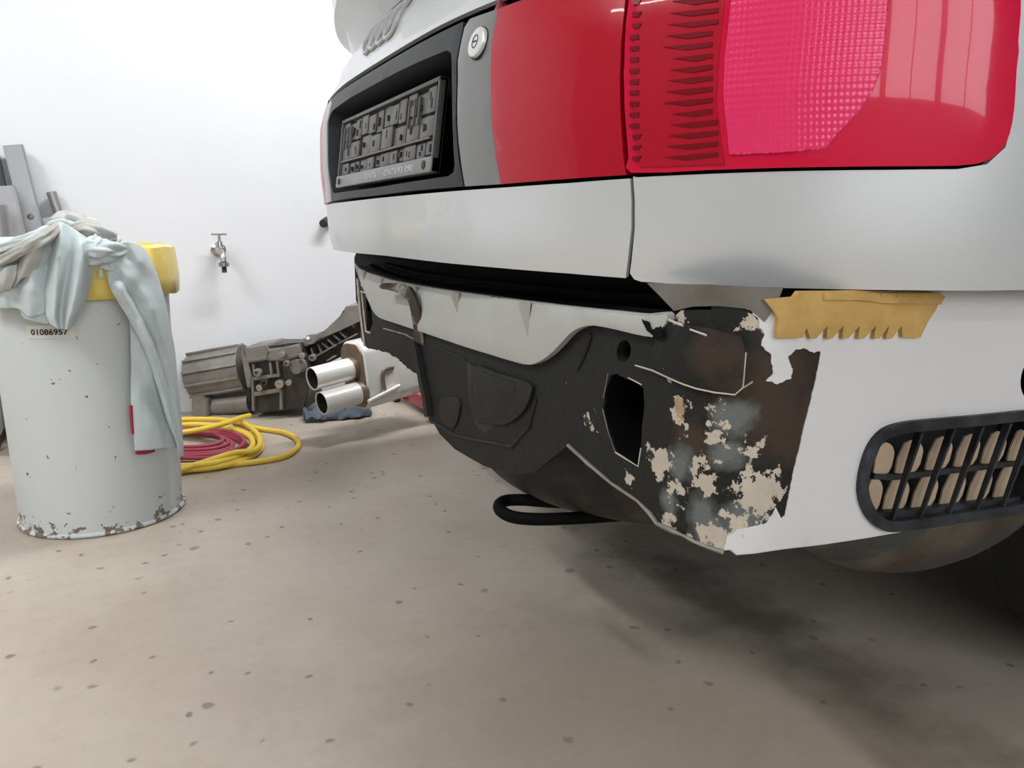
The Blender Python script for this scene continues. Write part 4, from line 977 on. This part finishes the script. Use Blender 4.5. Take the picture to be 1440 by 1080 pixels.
# ------------------------------------------------------------------ tap on the wall
tp = wl(307, 351); tap = empty('garden_tap', tp); tag(tap, 'small chrome garden tap on the bare white wall', 'tap')
M['tapm'] = mat('tap_chrome', (.50, .49, .47), .25, .9)
U = Vector((0, -1, 0))
bm = bmesh.new(); lathe(bm, tp, [(.026, 0), (.026, .006), (.016, .012), (.014, .02)], 24, frame(U)); at(mkbm('wall_flange', bm, M['tapm']), tap)
bm = bmesh.new(); b0 = tp+U*.018; b1 = tp+U*.075+Vector((.004, 0, -.004)); cyl(bm, b0, tp+U*.05, .014, .015, 20); cyl(bm, tp+U*.05, b1, .017, .013, 20)
tube(bm, cr([tp+U*.05, tp+U*.072+Vector((.002, 0, -.004)), tp+U*.088+Vector((.004, 0, -.022)), tp+U*.095+Vector((.005, 0, -.042))], 5), .011, 14); at(mkbm('tap_body', bm, M['tapm']), tap)
nt = tp+U*.095+Vector((.005, 0, -.042)); bm = bmesh.new(); lathe(bm, nt, [(.012, .0), (.0195, -.002), (.0195, -.014), (.013, -.017)], 12); at(mkbm('union_nut', bm, M['tapm']), tap)
bm = bmesh.new(); lathe(bm, nt, [(.0085, -.015), (.0085, -.028), (.0075, -.030), (.009, -.033), (.009, -.037)], 16); at(mkbm('hose_tail', bm, M['steeld']), tap)
hb0 = tp+U*.055; bm = bmesh.new(); cyl(bm, hb0+Vector((0, 0, .010)), hb0+Vector((0, 0, .030)), .012, .010, 12); cyl(bm, hb0+Vector((0, 0, .03)), hb0+Vector((0, 0, .055)), .006, .0045, 10); at(mkbm('spindle', bm, M['tapm']), tap)
bm = bmesh.new(); cyl(bm, hb0+Vector((-.026, .006, .056)), hb0+Vector((.026, -.006, .056)), .0035, n=10); at(mkbm('handle', bm, M['tapm']), tap)
# black rubber stop on the wall beside the car
kp = wl(461, 311); kn = empty('rubber_stop', kp); tag(kn, 'small black rubber stop screwed to the wall beside the tailgate edge', 'rubber stop')
bm = bmesh.new(); cyl(bm, kp, kp+U*.05+Vector((-.032, 0, -.010)), .019, .015, 20); bmesh.ops.bevel(bm, geom=bm.edges[:], offset=.003, segments=2, affect='EDGES'); at(mkbm('rubber_body', bm, mat('stop_rubber', (.03, .03, .03), .5)), kn)
bm = bmesh.new(); c0 = kp+U*.012+Vector((.006, 0, .004)); cyl(bm, c0, c0+U*.012+Vector((.001, 0, 0)), .0085, n=16); at(mkbm('screw_head', bm, M['plaster']), kn)

# ------------------------------------------------------------------ gearbox
M.update(alu=mat('dirty_cast_alloy', (.30, .285, .265), .5, .3, col2=(.19, .178, .165), scale=16, soft=.2, bump=.3, bscale=60), alud=mat('oily_cast_alloy', (.035, .035, .032), .4, .3, col2=(.075, .07, .062), scale=14, soft=.2, bump=.3, bscale=60), bolt=mat('bright_bolt', (.55, .53, .5), .3, .8))
gO = fl(270, 588); gA = (fl(425, 590)-gO); gA.z = 0; gA.normalize(); gN = Vector((-gA.y, gA.x, 0))     # gN points to the wall
gbx = empty('gearbox', gO); tag(gbx, 'dismantled car gearbox with finned alloy housing on the floor by the wall', 'gearbox')
def gp(x, y, back=0.0):
    k = ray(x, y); t = ((gO-c_pos).dot(gN)+back)/k.dot(gN); return c_pos+k*t
def G(name, bm, m='alu', ang=35): return at(mkbm(name, bm, M[m], None, ang), gbx)
def prism(bm, px, b0, b1, bev=.004):
    A = [gp(x, y, b0) for x, y in px]; B = [p+gN*(b1-b0) for p in A]
    va = [bm.verts.new(p) for p in A]; vb = [bm.verts.new(p) for p in B]; n_ = len(A); fs = [bm.faces.new(va), bm.faces.new(vb[::-1])]
    for i in range(n_): j = (i+1) % n_; fs.append(bm.faces.new((va[j], va[i], vb[i], vb[j])))
    if bev: bmesh.ops.bevel(bm, geom=list(fs[0].edges), offset=bev, segments=2, affect='EDGES')
def barrel(bm, a, b, r0, r1, n=28, sq=1.0):
    A = gp(*a); B = gp(*b); cyl(bm, A, B, r0, r1, n)
GB = .10
gp0 = gp
# finned tail housing: a barrel along the axis with raised fins
ax0, ax1 = gp(269, 531, GB), gp(347, 518, GB)
bm = bmesh.new(); lathe(bm, ax0, [(.070, 0), (.080, .006), (.086, .02), (.090, (ax1-ax0).length)], 36, frame(ax1-ax0)); G('tail_housing', bm)
gf = frame(ax1-ax0); Ln = (ax1-ax0).length
for k in range(12):
    t = 2*math.pi*k/12+.2
    e = gf @ Vector((math.cos(t), math.sin(t), 0)); tt = gf @ Vector((-math.sin(t), math.cos(t), 0)); z_ = gf.col[2]
    bm = bmesh.new(); box(bm, ax0+z_*Ln*.52+e*.0905, (.012, .008, Ln*.94), Matrix((e, tt, z_)).transposed(), .002); G('fin', bm)
for k in range(5):
    c = gp(264+k*1.0, 511+k*11, GB-.052+abs(k-2)*.008)
    bm = bmesh.new(); cyl(bm, c, c+(ax1-ax0).normalized()*.05, .013, .012, 14); bmesh.ops.bevel(bm, geom=bm.edges[:], offset=.004, segments=2, affect='EDGES'); G('end_lug', bm)
bm = bmesh.new(); prism(bm, [(338, 494), (342, 490), (349, 510), (354, 533), (352, 545), (347, 545), (343, 520)], -.01, .16); G('joint_flange', bm)
bm = bmesh.new(); cyl(bm, gp(318, 499, .09), gp(318, 499, .11), .010, n=14); G('lug', bm)
# lower oil pump / shaft housing
bm = bmesh.new(); barrel(bm, (276, 573, .07), (352, 566, .07), .034, .036); G('lower_housing', bm)
bm = bmesh.new(); prism(bm, [(269, 557), (283, 555), (292, 562), (292, 588), (276, 590), (271, 584)], .02, .14); G('foot_bracket', bm)
bm = bmesh.new(); prism(bm, [(272, 552), (352, 541), (354, 566), (275, 570)], .05, .15); G('web_plate', bm, 'alud')
# centre case
bm = bmesh.new(); prism(bm, [(340, 492), (372, 487), (400, 487), (424, 482), (432, 500), (434, 540), (430, 575), (356, 582), (352, 540), (345, 510)], .015, .20, .008); G('centre_case', bm, 'alud')
bm = bmesh.new(); prism(bm, [(341, 491), (372, 486), (378, 496), (376, 506), (346, 512)], -.012, .18, .006); G('top_case', bm)
bm = bmesh.new(); prism(bm, [(374, 492), (398, 489), (420, 484), (424, 500), (404, 508), (376, 508)], -.006, .17, .006); G('top_case', bm)
for L in ([(351, 531), (390, 526), (390, 530), (352, 536)], [(354, 552), (394, 546), (396, 551), (355, 558)], [(353, 530), (356, 530), (358, 578), (354, 578)], [(388, 508), (391, 508), (393, 530), (390, 530)], [(354, 512), (357, 512), (359, 528), (356, 528)], [(393, 548), (396, 548), (397, 576), (393, 576)], [(378, 510), (381, 510), (383, 528), (380, 528)]):
    bm = bmesh.new(); prism(bm, L, -.004, .02, .001); G('case_rib', bm)
for x, y, r_, m_ in ((367, 544, .011, 'bolt'), (395, 539, .015, 'bolt'), (408, 537, .010, 'bolt'), (364, 523, .014, 'alu'), (374, 537, .012, 'alud'), (405, 510, .010, 'alu'), (399, 497, .010, 'bolt'), (441, 502, .012, 'alu'), (427, 499, .010, 'bolt')):
    c = gp(x, y, -.006); bm = bmesh.new(); lathe(bm, c, [(r_, 0), (r_, .02), (r_*.55, .021), (r_*.5, .012), (.001, .012)], 18, frame(-gN), cap1=False); G('bolt', bm, m_)
bm = bmesh.new(); cyl(bm, gp(415, 516, -.012), gp(424, 513, .02), .026, n=20); G('output_flange', bm)
# bell housing: flared web with ribs
bell_top = [(396, 488), (425, 484), (436, 472), (448, 470), (456, 465), (478, 448), (482, 437), (488, 431), (512, 430), (532, 440), (534, 500), (512, 512)]
bm = bmesh.new(); prism(bm, [(396, 488), (426, 483), (450, 470), (456, 465), (479, 447), (482, 437), (486, 431), (512, 429), (530, 436), (530, 450), (508, 448), (480, 464), (450, 476), (420, 492), (400, 500)], .03, .22, .006); G('bell_housing', bm)
bm = bmesh.new(); prism(bm, [(420, 492), (450, 476), (480, 464), (508, 448), (532, 446), (532, 498), (480, 500), (440, 520), (424, 530)], .09, .20, .004); G('bell_inner', bm, 'alud')
bm = bmesh.new(); prism(bm, [(428, 478), (431, 472), (448, 470), (450, 475), (440, 484), (430, 486)], .01, .05, .003); G('mount_ear', bm)
bm = bmesh.new(); cyl(bm, gp(433, 475.5, .0), gp(433, 475.5, .012), .006, n=12); G('ear_hole', bm, 'plaster')
for (a, b) in (((419, 493), (508, 448)), ((446, 500), (476, 483)), ((478, 482), (505, 468)), ((440, 488), (444, 502)), ((450, 483), (455, 496)), ((455, 481), (466, 490)), ((463, 476), (474, 486)), ((471, 470), (481, 478)), ((479, 465), (489, 474)), ((488, 434), (500, 460)), ((462, 506), (474, 499))):
    bm = bmesh.new(); A = gp(*a, .07); B = gp(*b, .07); d = (B-A); box(bm, (A+B)/2, (.006, .05, d.length), Matrix((d.normalized().cross(gN), gN, d.normalized())).transposed(), .001); G('bell_rib', bm)

# ------------------------------------------------------------------ silencer with twin tailpipes
M.update(stain=mat('stainless', (.82, .80, .77), .32, .25, col2=(.68, .60, .52), scale=7, cov=.66, soft=.15), burnt=mat('burnt_steel', (.13, .085, .055), .5, .4, col2=(.25, .20, .15), scale=14, soft=.2))
mf0 = dep(499, 528, 2.52); mf1 = dep(592, 503, 2.70); md = (mf1-mf0).normalized(); ml = (mf1-mf0).length
mu_ = Vector((-.05, 0, 1)); mu_ = (mu_-md*mu_.dot(md)).normalized(); mr_ = md.cross(mu_)
if mr_.y < 0: mr_ = -mr_
sil = empty('exhaust_silencer', (mf0.x, mf0.y, 0)); tag(sil, 'stainless exhaust silencer with twin round tailpipes lying beside the gearbox', 'silencer')
def X(name, bm, m='stain', ang=35): return at(mkbm(name, bm, M[m], None, ang), sil)
def oval(c, hh, ww, lean_=0, n=8):
    out = []
    for (sx, sy, a) in ((1, 1, 0), (-1, 1, 90), (-1, -1, 180), (1, -1, 270)):
        for k in range(n):
            t = R(a+90*k/n); out.append(c + mr_*((ww-.045)*sx+.045*math.cos(t)) + mu_*((hh-.045)*sy+.045*math.sin(t)) + mr_*0)
    return out
bm = bmesh.new(); loft(bm, [oval(mf0+md*z, .110-e_, .066-e_) for z, e_ in ((.0, .006), (.006, 0), (ml*.45, 0), (ml*.47, .003), (ml*.49, 0), (ml, 0), (ml+.01, .008))]); X('silencer_body', bm)
bm = bmesh.new(); loft(bm, [oval(mf0-md*.004, .104, .060), oval(mf0+md*.002, .105, .061)]); X('end_plate', bm, 'burnt')
for k, (oz, oy, L_) in enumerate(((.026, -.004, .155), (-.050, -.030, .150))):
    c = mf0+mu_*oz+mr_*oy; e = c-md*L_+mu_*0
    bm = bmesh.new(); lathe(bm, c, [(.036, 0), (.036, L_), (.0335, L_), (.0335, .02), (.001, .02)], 36, frame(-md), cap0=False, cap1=False); X('tailpipe', bm, 'stain')
    bm = bmesh.new(); lathe(bm, c, [(.040, 0), (.038, .012), (.0362, .02)], 30, frame(-md), cap0=False, cap1=False); X('weld_collar', bm, 'burnt')
    bm = bmesh.new(); lathe(bm, c, [(.033, .022), (.033, L_-.004), (.0325, L_-.004)], 30, frame(-md), cap1=False); X('pipe_bore', bm, 'dark')
fN = -mr_
hk = mf0+md*.055-mr_*.066
bm = bmesh.new(); tube(bm, cr([hk+md*.05+mu_*.01, hk+md*.02+mu_*.012-mr_*.004, hk+md*.004+mu_*.004-mr_*.006, hk+md*.002-mu_*.03-mr_*.006, hk-mu_*.055-mr_*.008, hk-md*.03-mu_*.066-mr_*.012], 4), .006, 10); X('hanger_rod', bm, 'burnt')
bm = bmesh.new(); tube(bm, [hk+md*.06-mu_*.052-mr_*.010, hk-md*.07-mu_*.072-mr_*.016], .0068, 10); X('hanger_rod', bm)
# blue rag under it
M['rag'] = mat('blue_rag', (.055, .075, .10), .9, col2=(.11, .13, .16), scale=18, soft=.2, bump=.4)
bm = bmesh.new(); ra, rb = fl(430, 595), fl(522, 586); rings = []
for i in range(25):
    t = i/24; c = ra.lerp(rb, t); wv = Vector((-(rb-ra).y, (rb-ra).x, 0)).normalized(); ring = []
    for k in range(14):
        a = 2*math.pi*k/14; h_ = .017+.016*noise.noise(Vector((t*9, k*.7, 0)))
        ring.append(c + wv*(math.cos(a)*(.038+.03*noise.noise(Vector((t*7, a, 3))))+.02) + Vector((0, 0, max(.001, h_+math.sin(a)*h_))))
    rings.append(ring)
loft(bm, rings); tag(mkbm('cleaning_rag', bm, M['rag'], None, 60), 'crumpled blue rag under the tailpipes beside the gearbox', 'rag')
# red trolley jack: its chassis reaches under the car
M['redp'] = mat('red_paint', (.36, .012, .022), .35, coat=.4)
jk = empty('trolley_jack', fl(575, 570)); tag(jk, 'red steel trolley jack on the floor, mostly hidden behind the car', 'jack')
ja, jb = fl(556, 560), fl(640, 606); jd = (jb-ja).normalized(); jn = Vector((-jd.y, jd.x, 0))
if jn.x < 0: jn = -jn
for k, off_ in enumerate((.0, .16)):
    A = ja+jn*off_+Vector((0, 0, .042)); bm = bmesh.new()
    box(bm, A+jd*.25, (.012, .50, .05), Matrix((jn, jd, Vector((0, 0, 1)))).transposed(), .003); at(mkbm('side_plate', bm, M['redp']), jk)
bm = bmesh.new(); box(bm, ja+jn*.08+jd*.25+Vector((0, 0, .062)), (.16, .44, .008), Matrix((jn, jd, Vector((0, 0, 1)))).transposed(), .002); at(mkbm('top_plate', bm, M['redp']), jk)
for dd in (.06, .44):
    for off_ in (-.018, .178):
        c = ja+jn*off_+jd*dd+Vector((0, 0, .028)); bm = bmesh.new(); cyl(bm, c-jn*.01, c+jn*.01, .028, n=20); at(mkbm('castor', bm, M['steeld']), jk)
# ------------------------------------------------------------------ hoses
M.update(yh=mat('yellow_hose', (.74, .52, .06), .45, var=.05), rh=mat('red_hose', (.32, .045, .075), .5, var=.08))
def hose(name, label, m, rr, runs, group=None):
    h = empty(name, fl(300, 640)); tag(h, label, 'hose', group)
    for i, run in enumerate(runs):
        pts = cr([fl(x, y, 0)+Vector((0, 0, rr+z)) for x, y, z in run], 8)
        bm = bmesh.new(); tube(bm, pts, rr, 12); at(mkbm('hose_turn', bm, M[m], None, 60), h)
yr = .0086
def lp_(cx, cy, rx, ry, z, a0=0, a1=360, tilt=0):
    return [(cx+rx*math.cos(R(a))+tilt*math.sin(R(a)), cy+ry*math.sin(R(a)), z) for a in range(a0, a1+1, 18)]
hose('air_hose', 'yellow air hose coiled loosely on the floor beside the bin', 'yh', yr, [
    lp_(262, 633, 106, 28, .002, -180, 180, -6),
    lp_(258, 637, 98, 30, .016, -180, 180, -8),
    lp_(252, 634, 114, 33, .004, -90, 200, -6),
    [(200, 612, .02), (250, 602, .02), (300, 601, .02), (335, 606, .022), (352, 612, .02), (366, 628, .018), (360, 646, .02), (330, 655, .03), (290, 663, .02), (255, 669, .01), (220, 672, 0)],
    [(330, 603, .01), (370, 607, .0), (400, 612, 0), (417, 621, 0), (419, 632, 0), (402, 645, 0), (370, 652, 0), (330, 657, .0), (290, 661, .0), (250, 668, .0), (215, 672, 0)],
    [(210, 640, .05), (258, 635, .052), (290, 628, .050), (318, 618, .046), (340, 608, .042), (352, 602, .036)]])
hose('air_hose', 'dark red air hose coiled inside the yellow hose loops', 'rh', .0062, [
    lp_(270, 632, 74, 17+i*1.2, .004+i*.006, -200, 170, -4-i) for i in range(3)] + [lp_(262-i*3, 631, 66-i*4, 14-i, .010+i*.008, -190, 175, 6) for i in range(3)] + [lp_(268, 634, 58, 19, .012, -180, 180, 10)])
